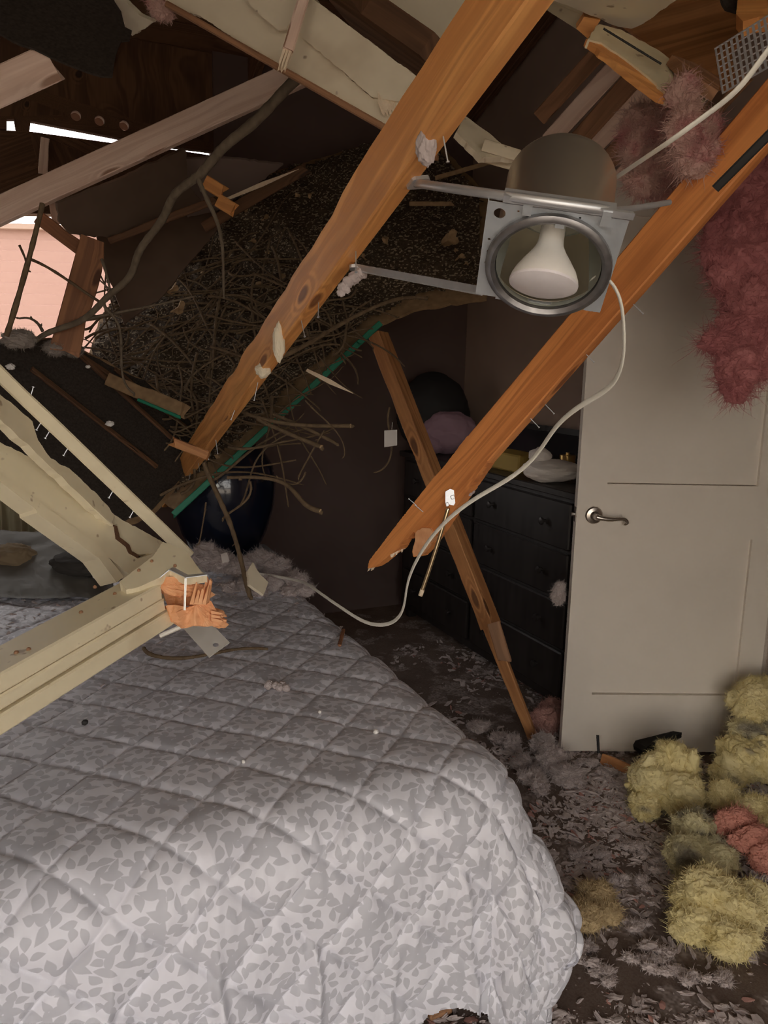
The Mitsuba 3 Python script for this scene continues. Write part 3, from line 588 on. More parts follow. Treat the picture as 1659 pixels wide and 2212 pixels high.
m = spikes(P(820, 235, 1.60), RT * .03, UP * .03, unit(-UP + .3 * RT), 4, 3, .01, .03, 61); part(tb, 'split_corner', m, 'm_splinter_pale')
g = bar(P(664, -30, 1.56), P(622, 108, 1.56), .022, .012, seed=53); sk = thing('broken_stick', 'splintered stick poking down in front of the cream board at top', 'stick'); part(sk, 'shaft', g[0], 'm_pale', uv=g[1])
part(sk, 'point', spikes(P(622, 104, 1.56) - RT * .010, RT * .02, FW * .012, unit(-UP - .35 * RT), 3, 2, .02, .05, 62), 'm_splinter_pale')
board('rafter', 'dark brown rafter running beside the cream board at top', 'rafter', [(660, -60), (720, -60), (780, 30), (905, 118), (935, 150), (920, 175), (885, 152), (760, 60)], [(700, 0, 1.66), (900, 140, 1.62), (760, 60, 1.70)], .05, 'm_attic', seed=9)
board('drywall_sheet', 'grey cream drywall sheet at top centre above the brown rafter', 'drywall', [(700, -80), (1050, -80), (1000, 100), (915, 122), (800, 50)], [(740, 0, 1.85), (920, 110, 1.80), (960, 0, 1.75)], .013, 'm_ceiling_paint', .006, 12)
board('drywall_sheet', 'small cream drywall piece showing between the joist and the light can', 'drywall', [(985, 285), (1005, 250), (1060, 290), (1118, 342), (1085, 338), (1040, 340)], [(1000, 290, 1.62), (1110, 340, 1.66), (1040, 290, 1.68)], .012, 'm_ceiling_paint', .003, 13)
m = loft(np.array([[P(1040 + 30 * q, 325 + 9 * q, 1.60 + .03 * q) + (RT * .3 + UP) * .022 * math.cos(w) + FW * .022 * math.sin(w) for w in np.linspace(-2.0, 2.2, 14)] for q in np.linspace(0, 2.6, 8)]), closed=False); mm = trimesh.Trimesh(np.vstack([m.vertices, np.asarray(m.vertices) + FW * .0015]), np.vstack([m.faces, m.faces[:, ::-1] + len(m.vertices)]), process=False)
solo('drywall_paper', mm, 'm_ceiling_paint', 'curled roll of drywall paper left of the light can', 'paper', smooth=True)
board('drywall_sheet', 'torn cream ceiling drywall at the top edge right of the orange joist', 'drywall', [(1120, -90), (1197, 2), (1290, 38), (1336, 58), (1365, 62), (1388, 52), (1420, 29), (1457, 3), (1500, -20), (1500, -90)], [(1200, 0, 1.62), (1440, 10, 1.58), (1340, 55, 1.72)], .013, 'm_ceiling_paint', .004, 14)
board('painted_board', 'white painted board end beside the top of the orange joist', 'board', [(1150, -20), (1195, 5), (1270, 38), (1250, 66), (1184, 24)], [(1190, 8, 1.70), (1260, 40, 1.72), (1220, 40, 1.74)], .02, 'm_cream', 0, 15)
board('wood_block', 'small orange wood block between the white board end and the cream plank', 'block', [(1262, 36), (1297, 44), (1270, 84), (1245, 62)], [(1265, 40, 1.69), (1295, 45, 1.69), (1260, 70, 1.71)], .03, 'm_orange', 0, 16)
pk = thing('painted_plank', 'cream plank with a black slit and a raw orange lower edge at upper right', 'plank')
an2 = [(1280, 80, 1.62), (1520, 205, 1.56), (1430, 120, 1.64)]
g = plate([(1270, 84), (1295, 52), (1342, 64), (1425, 110), (1535, 193), (1520, 222), (1446, 210), (1400, 165), (1353, 128), (1300, 92)], an2, .018, jit=.003, seed=17); part(pk, 'face', g[0], 'm_cream', uv=g[1])
g = plate([(1266, 84), (1300, 90), (1353, 126), (1400, 163), (1450, 212), (1425, 207), (1372, 168), (1310, 118)], [(x, y, d + .010) for x, y, d in an2], .014, jit=.004, seed=18); part(pk, 'raw_edge', g[0], 'm_orange', uv=g[1])
g = bar(P(1304, 62, 1.598), P(1428, 138, 1.572), .004, .004, seed=2, n=8); part(pk, 'slit', g[0], 'm_dark', uv=g[1])
board('plywood_panel', 'orange brown plywood panel at upper right behind the cream plank', 'panel', [(1330, 40), (1440, -60), (1640, -60), (1640, 20), (1580, 110), (1590, 190), (1500, 180), (1420, 112)], [(1400, 60, 1.95), (1600, 0, 1.85), (1540, 160, 1.8)], .012, 'm_orange_dark', 0, 19)
board('wood_board', 'bright orange board end in the top right corner', 'board', [(1600, -60), (1740, -60), (1740, 30), (1640, 36), (1605, 46), (1590, 30)], [(1600, 0, 1.55), (1700, 0, 1.5), (1640, 40, 1.5)], .03, 'm_orange', 0, 20)
board('black_scrap', 'black felt scrap at the top edge above the orange panel', 'scrap', [(1545, -40), (1618, -40), (1606, 26), (1570, 17)], [(1550, 0, 1.6), (1610, 0, 1.6), (1580, 20, 1.6)], .01, 'm_felt', .003, 21)
board('wood_strip', 'thin dark wood strip along the lower edge of the orange panel', 'strip', [(1452, 118), (1500, 135), (1558, 170), (1552, 196), (1500, 165)], [(1460, 120, 1.62), (1550, 180, 1.60), (1510, 150, 1.63)], .02, 'm_brown', 0, 22)
# attic boards seen past the light can
lb = thing('lath_boards', 'row of slanting attic boards behind the light can with dark gaps', 'boards')
for i, (x0, y0, x1, y1, wd, mt) in enumerate(((1170, 250, 1310, 95, .05, 'm_brown'), (1190, 300, 1335, 140, .055, 'm_pale'), (1225, 330, 1385, 150, .06, 'm_brown'), (1262, 335, 1430, 165, .06, 'm_pale'), (1300, 360, 1480, 180, .06, 'm_brown'), (1345, 380, 1520, 195, .055, 'm_pale'), (1390, 400, 1560, 215, .055, 'm_brown'))):
    g = bar(P(x0 - 4, y0 + 4, 2.55), P(x1 + 40, y1 - 44, 2.25), wd, .02, seed=70 + i, jag=.05); part(lb, 'board', g[0], mt, uv=g[1])
# truss plate
tpn = thing('truss_plate', 'galvanized nail plate with rows of slots hanging at the upper right edge', 'metal plate')
q = [P(1543, 104, 1.30), P(1690, 12, 1.20), P(1722, 82, 1.20), P(1566, 200, 1.30)]
xx = unit(q[1] - q[0]); nn = unit(np.cross(xx, q[3] - q[0])); yy = np.cross(nn, xx); W_, H_ = np.linalg.norm(q[1] - q[0]), np.dot(q[3] - q[0], yy)
pg = sbox(0, 0, W_, H_) if H_ > 0 else sbox(0, H_, W_, 0)
hol, teeth = [], []
for i in range(12):
    for j in range(7):
        cx, cy = .006 + i * (W_ - .012) / 11, math.copysign(.007 + j * (abs(H_) - .014) / 6, H_); hol.append(sbox(cx - .0028, cy - .0042, cx + .0028, cy + .0042))
        tb_ = trimesh.creation.box((.0030, .0012, .008)); tb_.apply_transform(trimesh.transformations.rotation_matrix(.25, (1, 0, 0))); tb_.apply_translation((cx, cy - .0032, -.004 if np.dot(nn, FW) > 0 else .005)); teeth.append(tb_)
m = trimesh.creation.extrude_polygon(pg.difference(union_all(hol)), .0012, engine='earcut'); m.apply_transform(frame(q[0], xx, yy, nn)); part(tpn, 'sheet', m, 'm_galv')
m = cat(*teeth); m.apply_transform(frame(q[0], xx, yy, nn)); part(tpn, 'teeth', m, 'm_galv', kind='stuff')
# ---------------------------------------------------------------- recessed light hanging on its bars
FT = V3(.2178, 1.1342, 1.6452); FR = np.array([[0.9813, -0.0069, -0.1923], [-0.1351, -0.736, -0.6633], [-0.137, 0.6769, -0.7232]])
FM = np.eye(4); FM[:3, :3] = FR; FM[:3, 3] = FT
def fx(m): m.apply_transform(FM); return m
FWd, FHt, cx, cy = .183, .159, .003, -.0084
lamp = thing('recessed_light', 'metal recessed ceiling light hanging askew with its white reflector bulb', 'ceiling light')
hole = Point(cx, cy).buffer(.0735, 32)
pl = sbox(-FWd / 2, -FHt / 2, FWd / 2, FHt / 2).union(sbox(-FWd / 2 + .03, -FHt / 2 - .004, FWd / 2 - .05, FHt / 2)).difference(hole)
for (px, py, r) in ((-.074, .063, .0078), (-.082, .0, .002), (-.083, -.02, .002), (-.083, .02, .002), (.03, .073, .0015), (-.05, .07, .0015)): pl = pl.difference(Point(px, py).buffer(r))
m = trimesh.creation.extrude_polygon(pl, .0012, engine='earcut'); m.apply_translation((0, 0, -.0012)); part(lamp, 'mounting_plate', fx(m), 'm_plate')
pr('m_plate', proc(lambda p, n, uv: mix((0.50, 0.54, 0.58), (0.62, 0.66, 0.69), tfbm(p.x * 60, p.y * 60, p.z * 60, 3))), 0.45, metallic=0.55)
m = cat(bx(-FWd / 2, -FWd / 2 + .0012, -FHt / 2, FHt / 2, -.012, 0), bx(-FWd / 2, FWd / 2, -FHt / 2, -FHt / 2 + .0012, -.010, 0), bx(FWd / 2 - .0012, FWd / 2, -FHt / 2, FHt / 2, -.010, 0)); part(lamp, 'plate_flange', fx(m), 'm_plate')
def rev(prof, sec=64): return trimesh.creation.revolve(np.array(prof, float), sections=sec)
m = rev([(.073, .0), (.084, .0), (.0865, .004), (.0865, .010), (.083, .013), (.0785, .0135), (.0755, .011), (.073, .009), (.073, -.001)]); m.apply_translation((cx, cy, 0)); part(lamp, 'trim_ring', fx(m), 'm_ring', 40)
m = rev([(.0735, .004), (.0735, -.02), (.072, -.145), (.068, -.150), (0, -.150), (0, -.148), (.066, -.148), (.0705, -.143), (.072, -.02), (.072, .004)]); m.apply_translation((cx, cy, 0)); part(lamp, 'inner_can', fx(m), 'm_can_inside', 40)
pr('m_can_inside', (0.36, 0.38, 0.34), 0.35, metallic=0.25)
m = rev([(0, -.172), (.072, -.172), (.0785, -.169), (.0800, -.164), (.0800, -.158), (.0795, -.156), (.0795, -.0015), (.0785, -.0015), (.0785, -.16), (.0765, -.164), (.0765, -.166), (0, -.168)], 80); m.apply_translation((cx, cy + .012, 0)); part(lamp, 'housing_can', fx(m), 'm_can', 35)
for a in (0.55, 2.6):   # dark vents in the can wall
    m = trimesh.creation.extrude_polygon(sbox(-.036, -.007, .036, .007).buffer(.003), .001, engine='earcut'); m.apply_transform(frame(V3(cx + .0705 * math.cos(a), cy + .0705 * math.sin(a), -.060), V3(-math.sin(a), math.cos(a), 0), V3(0, 0, 1), V3(math.cos(a), math.sin(a), 0)) @ trimesh.transformations.rotation_matrix(.25, (0, 0, 1))); part(lamp, 'vent_slot', fx(m), 'm_dark')
# BR30 lamp: axis tipped a little
bl = part(lamp, 'bulb', fx((lambda m: (m.apply_transform(trimesh.transformations.rotation_matrix(math.radians(27), (1, 0, 0))), m.apply_translation((cx - .002, cy + .026, -.034)), m)[2])(rev([(0, -.050), (.013, -.050), (.0150, -.032), (.0168, -.024), (.0172, .008), (.0185, .018), (.0235, .028), (.0325, .041), (.0415, .055), (.0462, .066), (.0475, .072)]))), 'm_bulb', 50)
def tipb(m): m.apply_transform(trimesh.transformations.rotation_matrix(math.radians(27), (1, 0, 0))); m.apply_translation((cx - .002, cy + .026, -.034)); return fx(m)
part(bl, 'lens', tipb(rev([(.0475, .0715), (.0470, .075), (.040, .0785), (.028, .0815), (.014, .083), (0, .0833)])), 'm_bulb_face', 50)
part(lamp, 'socket', tipb(rev([(0, -.085), (.019, -.085), (.020, -.040), (.0175, -.034), (.0145, -.034), (.0145, -.05), (0, -.05)])), 'm_bulb', 40)
m = trimesh.creation.cylinder(.0035, .004, sections=6); m.apply_translation((.060, -.072, .002)); part(lamp, 'bolt', fx(m), 'm_chrome')
m = trimesh.creation.annulus(.004, .0085, .0015, sections=24); m.apply_translation((.060, -.072, .0008)); part(lamp, 'washer', fx(m), 'm_brass')
for q in ((-.045, -.033, FHt / 2 - .010, FHt / 2 + .012, -.002, .006), (.056, .068, FHt / 2 - .010, FHt / 2 + .012, -.002, .006), (.0, .012, .062, .074, -.002, .012)): part(lamp, 'bar_clip', fx(bx(*q)), 'm_plate')
# channel that holds the bar along the plate's edge
m = cat(bx(-.072, FWd / 2 + .004, FHt / 2 + .004, FHt / 2 + .0052, -.012, .004), bx(-.072, FWd / 2 + .004, FHt / 2 + .004, FHt / 2 + .014, .003, .0042), bx(-.072, FWd / 2 - .02, FHt / 2 + .013, FHt / 2 + .0142, -.012, .004)); part(lamp, 'bar_channel', fx(m), 'm_galv')
lc = lambda x, y, z: FM[:3, :3] @ V3(x, y, z) + FT
dA = float((onplane(905, 395, A0 + AV, unit(np.cross(ax, AU))) - EYE) @ FW)
hb = thing('hanger_bar', 'upper tubular hanger bar from the orange joist past the light can', 'bar')
pA = P(900, 396, dA)
pB = lc(.062, FHt / 2 + .008, -.004); q0 = lc(-.07, FHt / 2 + .008, -.004)
part(hb, 'tube', tube(spline([pA, q0, pB], 24), .0066, 10), 'm_galv', True)
part(hb, 'bent_end', tube(spline([pB, pB + (P(1370, 452, 1.10) - pB) * .5, P(1446, 437, 1.16)], 12), .0042, 10), 'm_galv', True)
m = rbox(.03, .002, .03); m.apply_transform(frame(P(903, 394, dA), unit(ax), unit(np.cross(ax, AV)), unit(AV))); part(hb, 'foot', m, 'm_galv')
dA2 = float((onplane(775, 578, A0 + AV, unit(np.cross(ax, AU))) - EYE) @ FW)
hb = thing('hanger_bar', 'lower flat hanger bar from the orange joist to the bottom of the light plate', 'bar')
l0, l1 = P(768, 578, dA2), lc(-FWd / 2 + .01, -FHt / 2 + .004, -.003)
g = bar(l0, l1, .013, .004, seed=2); part(hb, 'strip', g[0], 'm_galv')
g = bar(l0 + UP * .005, l1 + UP * .005, .002, .008, seed=2); part(hb, 'lip', g[0], 'm_galv')
m = rbox(.022, .002, .022); m.apply_transform(frame(l0, RT, UP, FW)); part(hb, 'foot', m, 'm_galv')
c = P(752, 606, dA2 - .01); m = cat(*[blob(P(x, y, dA2 - .01), r, 90 + i, 3, .5) for i, (x, y, r) in enumerate(((778, 590, .010), (765, 600, .012), (752, 610, .011), (741, 622, .010), (737, 632, .008), (750, 627, .006), (785, 594, .007)))])
solo('plaster_lump', m, 'm_white_fluff', 'small crumbly white lump stuck under the end of the lower hanger bar', 'plaster', smooth=True)
# loose hanger bar on joist B
d975 = float((onplane(975, 1075, B0, unit(np.cross(bxv, BU))) - EYE) @ FW) - .004
hb = thing('hanger_bar', 'loose hanger bar dangling from its bracket on the broken joist', 'bar')
k0, k1 = P(968, 1098, d975 - .006), P(909, 1284, d975 + .05)
part(hb, 'tube', tube(spline([k0, (k0 + k1) / 2 + RT * .002, k1], 14), .0052, 10), 'm_brass_galv', True)
pr('m_brass_galv', (0.75, 0.62, 0.40), 0.28, metallic=1.0)
part(hb, 'tip', tube(spline([k1 - (k1 - k0) * .06, k1 + (k1 - k0) * .015], 4), .0062, 10), 'm_splinter_pale', True)
g = plate([(962, 1062), (972, 1056), (985, 1060), (988, 1078), (980, 1092), (962, 1088)], [(962, 1062, d975 - .003), (985, 1060, d975 - .003), (975, 1090, d975 - .003)], .002); br = part(hb, 'bracket', g[0], 'm_galv')
for (px, py, w) in ((978, 1074, .010), (966, 1090, .008)):
    m = rbox(w, .010, .005, .001); m.apply_transform(frame(P(px, py, d975 - .006), unit(RT + .3 * UP), unit(UP - .3 * RT), FW)); part(hb, 'bracket_tab', m, 'm_galv')
m = cat(*[blob(P(x, y, d975 - .004), r, 120 + i, 3, .5) for i, (x, y, r) in enumerate(((992, 1068, .006), (1000, 1074, .005), (996, 1060, .004), (1015, 1066, .007), (1022, 1062, .005)))]); solo('plaster_lump', m, 'm_white_fluff', 'tiny white plaster crumbs beside the bracket on the broken joist', 'plaster', smooth=True)

# ---------------------------------------------------------------- white flat cable
cb = thing('electrical_cable', 'white flat electrical cable looping down from the light past the door to the bed', 'cable')
cab = spline([lc(.07, -.05, -.02), P(1312, 603, 1.10), P(1335, 635, 1.10), P(1346, 690, 1.12), P(1346, 770, 1.16), P(1320, 832, 1.22), P(1268, 868, 1.28), P(1205, 918, 1.36), P(1160, 980, 1.44), P(1105, 1030, 1.50), P(1030, 1075, 1.56), P(965, 1125, 1.62), P(915, 1185, 1.70), P(882, 1255, 1.80), P(872, 1310, 1.90), P(845, 1345, 2.02), P(800, 1347, 2.12), P(745, 1318, 2.25), P(690, 1280, 2.42), bedtop(642, 1254, .09), bedtop(560, 1240, .06)], 320)
part(cb, 'lower_run', tube(cab, .0023, 12, 2.2, upv=FW), 'm_cable', True)
cab2 = spline([P(1318, 392, 1.30), P(1345, 374, 1.24), P(1400, 337, 1.14), P(1460, 296, 1.06), P(1530, 245, 1.03), P(1590, 196, 1.00), P(1630, 148, .98), P(1690, 70, .95)], 80)
part(cb, 'upper_run', tube(cab2, .0023, 12, 2.0, upv=FW), 'm_cable', True)

# ---------------------------------------------------------------- cream painted timbers at the left
wood_c = 'm_cream'
sw = thing('painted_strip', 'thin cream painted strip with nails standing out, topmost of the left timbers', 'strip')
S0, S1 = P(-90, 722, 1.30), P(408, 1200, 1.72)
g = bar(S0, S1, .026, .014, seed=81, n=30, wane=.25); part(sw, 'timber', g[0], wood_c)
for f, s in ((.25, 1), (.31, -1), (.345, -1), (.42, -1), (.62, -1), (.72, -1), (.9, -1)):
    p = S0 + (S1 - S0) * f; nail(sw, p, unit(s * (.6 * UP + .3 * RT) - .1 * FW) if s < 0 else unit(UP + .3 * RT), .028, .0011)
g = plate([(-60, 800), (0, 852), (70, 910), (82, 950), (110, 990), (150, 1012), (205, 1062), (247, 1112), (240, 1130), (180, 1075), (100, 1000), (0, 905), (-60, 850)], [(0, 880, 1.33), (240, 1120, 1.62), (80, 940, 1.42)], .018, jit=.003, seed=82)
tb2 = thing('painted_board', 'torn cream board with a ragged upper edge under the thin left strip', 'board'); part(tb2, 'face', g[0], wood_c, uv=g[1])
g = bar(P(-60, 852, 1.325), P(238, 1132, 1.618), .008, .02, seed=83, n=10); part(tb2, 'lower_lip', g[0], wood_c, uv=g[1])
rb = thing('painted_rafter', 'broad cream painted rafter with a zigzag crack, slanting in from the left edge', 'rafter')
an3 = [(0, 985, 1.42), (330, 1215, 1.72), (150, 1060, 1.55)]
g = plate([(-80, 905), (0, 955), (60, 985), (105, 1003), (180, 1078), (232, 1130), (246, 1138), (250, 1160), (272, 1178), (277, 1192), (298, 1207), (345, 1190), (372, 1212), (330, 1248), (283, 1244), (240, 1208), (82, 1092), (0, 1032), (-80, 985)], an3, .030, jit=.0015, seed=84); part(rb, 'face', g[0], wood_c, uv=g[1])
g = plate([(247, 1112), (262, 1122), (300, 1142), (350, 1170), (412, 1218), (398, 1224), (345, 1194), (300, 1198), (284, 1190), (280, 1176), (258, 1160), (254, 1138)], [(x, y, d + .006) for x, y, d in an3], .026, jit=.0015, seed=85); part(rb, 'split_piece', g[0], wood_c, uv=g[1])
g = plate([(-80, 972), (0, 1024), (85, 1084), (212, 1176), (268, 1246), (252, 1258), (214, 1206), (80, 1108), (78, 1100), (0, 1040), (-80, 990)], [(x, y, d - .004) for x, y, d in an3], .045, seed=86); part(rb, 'lower_lip', g[0], wood_c, uv=g[1])
g = plate([(246, 1134), (253, 1136), (259, 1160), (280, 1177), (285, 1191), (300, 1199), (298, 1206), (278, 1195), (272, 1181), (250, 1164)], [(x, y, d - .0015) for x, y, d in an3], .003, seed=87); part(rb, 'crack', g[0], 'm_attic', label='zigzag crack')
# broken post lying across, with torn end
D0_, D1_, DU, DV, sD = fit_member(((0, 1394), (262, 1252)), ((0, 1455), (345, 1262)), ((0, 1594), (371, 1351)), .089, .089, [1.25, 1.80])
print('D', sD.x, sD.cost)
dax = unit(D1_ - D0_); D0e = D0_ - dax * .45
po = thing('broken_post', 'thick cream painted post over the bed with a torn orange end and metal plates', 'post')
def seg(a, b, u0, u1, v0, v1, seed, mat=wood_c, **kw):
    M0, M1 = a + DU * u0 + DV * v0, b + DU * u0 + DV * v0; return wood_prism(M0, M1, DU * (u1 - u0), DV * (v1 - v0), DU * (u1 - u0), DV * (v1 - v0), seed=seed, **kw)
E_ = D1_
g = seg(D0e, E_, 0, 1, 0, .335, 91, jag=.006, n=2); part(po, 'upper_rail', g[0], wood_c)
g = seg(D0e, E_ + dax * .008, .02, .9, .36, .61, 92, jag=.008); part(po, 'middle_rail', g[0], wood_c)
g = seg(D0e, E_ + dax * .016, 0, .9, .66, 1.0, 93, jag=.008); part(po, 'lower_rail', g[0], wood_c)
g = seg(D0e, E_ + dax * .004, .30, .8, .58, .68, 94); part(po, 'inner_strip', g[0], wood_c)
g = plate([(395, 1262), (372, 1268), (345, 1288), (300, 1322), (240, 1370), (300, 1330), (350, 1300)], [(345, 1290, 1.765), (250, 1360, 1.63), (390, 1264, 1.80)], .002); part(po, 'splinter', g[0], wood_c)
dE = float((E_ - EYE) @ FW)
def rough(g, amp, seed, n=3):
    m = trimesh.Trimesh(*g, process=True); m.merge_vertices()
    m = m.subdivide_to_size(.007); v = np.asarray(m.vertices); q = np.stack([v @ RT * 60, v @ UP * 22, v @ FW * 60], -1)
    m.vertices = v - FW * (amp * (meshkit.fbm(q, 4, seed) - .5))[:, None]; return m
for pix, dd, th, sd in (([(338, 1246), (372, 1246), (402, 1252), (440, 1262), (464, 1286), (452, 1293), (430, 1284), (405, 1289), (378, 1287), (356, 1280), (344, 1266)], .0, .07, 95), ([(360, 1308), (380, 1306), (402, 1312), (425, 1306), (446, 1290), (458, 1300), (472, 1322), (494, 1350), (486, 1357), (466, 1350), (450, 1353), (424, 1350), (403, 1357), (376, 1343)], -.004, .08, 96)):
    g = plate(pix, [(345, 1262, dE + .004 + dd), (460, 1285, dE + .035 + dd), (380, 1350, dE + .004 + dd)], th, jit=.003, seed=sd); part(po, 'torn_core', rough(g[0], .030, sd), 'm_splinter', label='raw torn orange wood')
g = plate([(352, 1280), (440, 1282), (446, 1296), (420, 1312), (362, 1310)], [(352, 1280, dE + .035), (440, 1282, dE + .05), (362, 1310, dE + .035)], .04, jit=.003, seed=97); part(po, 'core_hollow', rough(g[0], .02, 97), 'm_orange_dark')
part(po, 'torn_fibres', cat(spikes(P(412, 1292, dE + .0), RT * .03, FW * .03, unit(UP + .2 * RT), 4, 2, .01, .035, 98), spikes(P(470, 1345, dE + .01), UP * .02, FW * .04, unit(RT - .2 * UP), 3, 3, .004, .016, 99)), 'm_splinter', kind='stuff')
g = plate([(258, 1256), (330, 1202), (352, 1170), (402, 1190), (418, 1212), (434, 1234), (447, 1242), (400, 1247), (366, 1232), (344, 1248), (300, 1268), (272, 1274)], [(270, 1254, dE - .02), (345, 1246, dE - .004), (400, 1195, dE + .06)], .018, jit=.001, seed=100); part(po, 'joint_piece', g[0], wood_c, uv=g[1])
for (px, py) in ((300, 1232), (328, 1212), (378, 1222)): m = blob(onplane(px, py, P(345, 1246, dE - .006), unit(np.cross(P(270, 1254, dE - .02) - P(345, 1246, dE - .004), P(400, 1195, dE + .06) - P(345, 1246, dE - .004)))), .0032, int(px), 2, .3); part(po, 'rust_nail_head', m, 'm_brown')
Dn = unit(np.cross(dax, DU))
def dq(a, u, v): return E_ + dax * a + DU * u + DV * v
def sheet(pts, th=.0014):
    a = np.array(pts); n = unit(np.cross(a[1] - a[0], a[-1] - a[0])); return loft(np.array([a, a + n * th]))
m = cat(sheet([P(344, 1250, dE - .005), P(366, 1232, dE), P(390, 1215, dE + .07), P(330, 1240, dE + .06)]), sheet([P(366, 1232, dE), P(401, 1249, dE - .012), P(425, 1226, dE + .07), P(390, 1215, dE + .07)]), sheet([P(401, 1249, dE - .012), P(448, 1243, dE + .004), P(430, 1222, dE + .07), P(425, 1226, dE + .07)]))
part(po, 'top_plate', m, 'm_plate', label='bent galvanized plate')
g = bar(P(401, 1249, dE - .016), P(399, 1318, dE - .016), .0022, .0022, seed=1); part(po, 'long_nail', g[0], 'm_tab')
pr('m_tab', (0.72, 0.70, 0.65), 0.35, metallic=0.3)
lp = thing('metal_bracket', 'galvanized tab with one round hole under the torn end of the cream post', 'bracket')
an4 = [(396, 1352, 1.76), (452, 1420, 1.70), (494, 1389, 1.74)]; a_ = [P(*q) for q in an4]; nn = unit(np.cross(a_[1] - a_[0], a_[2] - a_[0])); xx = unit(a_[1] - a_[0]); yy = np.cross(nn, xx)
qs = [onplane(x, y, a_[0], nn) - a_[0] for x, y in ((393, 1354), (440, 1345 - 14), (496, 1389), (452, 1421))]; pgn = Polygon([(q @ xx, q @ yy) for q in qs]); hc = onplane(466, 1394, a_[0], nn) - a_[0]
m = trimesh.creation.extrude_polygon(pgn.difference(Point(hc @ xx, hc @ yy).buffer(.0065)), .0018, engine='earcut'); m.apply_transform(frame(a_[0], xx, yy, nn)); part(lp, 'tab', m, 'm_tab')
g = bar(P(345, 1374, 1.76), P(396, 1352, 1.765), .010, .002, seed=2); part(lp, 'flange', g[0], 'm_tab')
for (px, py, d) in ((35, 1410, 1.24), (62, 1403, 1.27), (205, 1268, 1.62), (300, 1265, 1.70), (248, 1283, 1.62), (175, 1323, 1.48)):
    m = blob(onplane(px, py, D0_ - unit(DV) * .0005, unit(np.cross(dax, DU))), .0035, int(px), 2, .3); part(po, 'rust_nail_head', m, 'm_brown')
g = plate([(206, 1287), (252, 1280), (250, 1284), (228, 1296)], [(206, 1287, 1.55), (252, 1280, 1.62), (228, 1296, 1.56)], .002); solo('wood_chip', g[0], 'm_splinter_pale', 'small pale wood chip lying on top of the cream post', 'wood chip')

# ---------------------------------------------------------------- fallen roof: sheathing with a green edge, litter, felt
RA = [(380, 1105, 3.25), (820, 700, 3.42), (400, 520, 4.05)]
ra = [P(*q) for q in RA]; rn = unit(np.cross(ra[1] - ra[0], ra[2] - ra[0])); rn = rn if rn @ FW > 0 else -rn
rs = thing('roof_sheet', 'fallen roof sheathing sheet with a green painted lower edge, buried in leaf litter', 'roof sheet')
g = plate([(380, 1108), (600, 905), (822, 700), (900, 668), (1050, 645), (1060, 430), (960, 320), (780, 315), (560, 380), (420, 470), (300, 560), (215, 690), (180, 800), (230, 960)], RA, .014, jit=.006, seed=101); part(rs, 'sheet', g[0], 'm_osb', uv=g[1])
ge0, ge1 = P(822, 698, 3.40), P(374, 1112, 3.235); 
for f0, f1 in ((0, .11), (.115, .30), (.31, .52), (.535, .80), (.81, 1.0)):
    g = bar(ge0 + (ge1 - ge0) * f0, ge0 + (ge1 - ge0) * f1, .026, .018, seed=int(f0 * 100), jag=.02); part(rs, 'green_edge', g[0], 'm_green', uv=g[1], label='green painted edge')
r3 = np.random.default_rng(33)
LP = Polygon([(390, 1080), (600, 890), (805, 700), (900, 655), (1040, 635), (1045, 440), (950, 335), (780, 330), (560, 400), (420, 490), (310, 580), (225, 700), (200, 800), (240, 940)])
def inpoly(n, poly, r):
    x0, y0, x1, y1 = poly.bounds; out = []
    while len(out) < n:
        q = (x0 + (x1 - x0) * r.random(), y0 + (y1 - y0) * r.random())
        if poly.contains(Point(q)): out.append(q)
    return np.array(out)
gx = np.arange(170, 1070, 6); gy = np.arange(300, 1130, 6); GX, GY = np.meshgrid(gx, gy, indexing='ij')
base = np.array([onplane(x, y, ra[0], rn) for x, y in zip(GX.ravel(), GY.ravel())])
hgt = .10 * meshkit.fbm(base * 5, 5, 3) + .03 * meshkit.fbm(base * 24, 3, 8); base2 = base - rn * (hgt - .02)[:, None]
ins = np.array([LP.contains(Point(x, y)) for x, y in zip(GX.ravel(), GY.ravel())]).reshape(GX.shape); idx = np.arange(GX.size).reshape(GX.shape)
k4 = ins[:-1, :-1] & ins[1:, :-1] & ins[:-1, 1:] & ins[1:, 1:]
f = np.vstack([np.stack([idx[:-1, :-1][k4], idx[1:, :-1][k4], idx[1:, 1:][k4]], -1), np.stack([idx[:-1, :-1][k4], idx[1:, 1:][k4], idx[:-1, 1:][k4]], -1)])
nv = len(base2); edges = trimesh.Trimesh(base2, f, process=False)
solo('leaf_litter', (base2, f), 'm_litter', 'dark brown layer of rotted leaf litter spread over the fallen roof sheet', 'leaf litter', smooth=True, kind='stuff')
pts = inpoly(3400, LP, r3); w3 = np.array([onplane(x, y, ra[0], rn) for x, y in pts]); hh = .10 * meshkit.fbm(w3 * 5, 5, 3) + .03 * meshkit.fbm(w3 * 24, 3, 8)
solo('litter_crumbs', flakes(w3 - rn * (hh - .018)[:, None], .004 + .009 * r3.random(3400) ** 2, 34), 'm_litter', 'loose crumbs of bark and leaf mould on the fallen roof sheet', 'crumbs', kind='stuff')
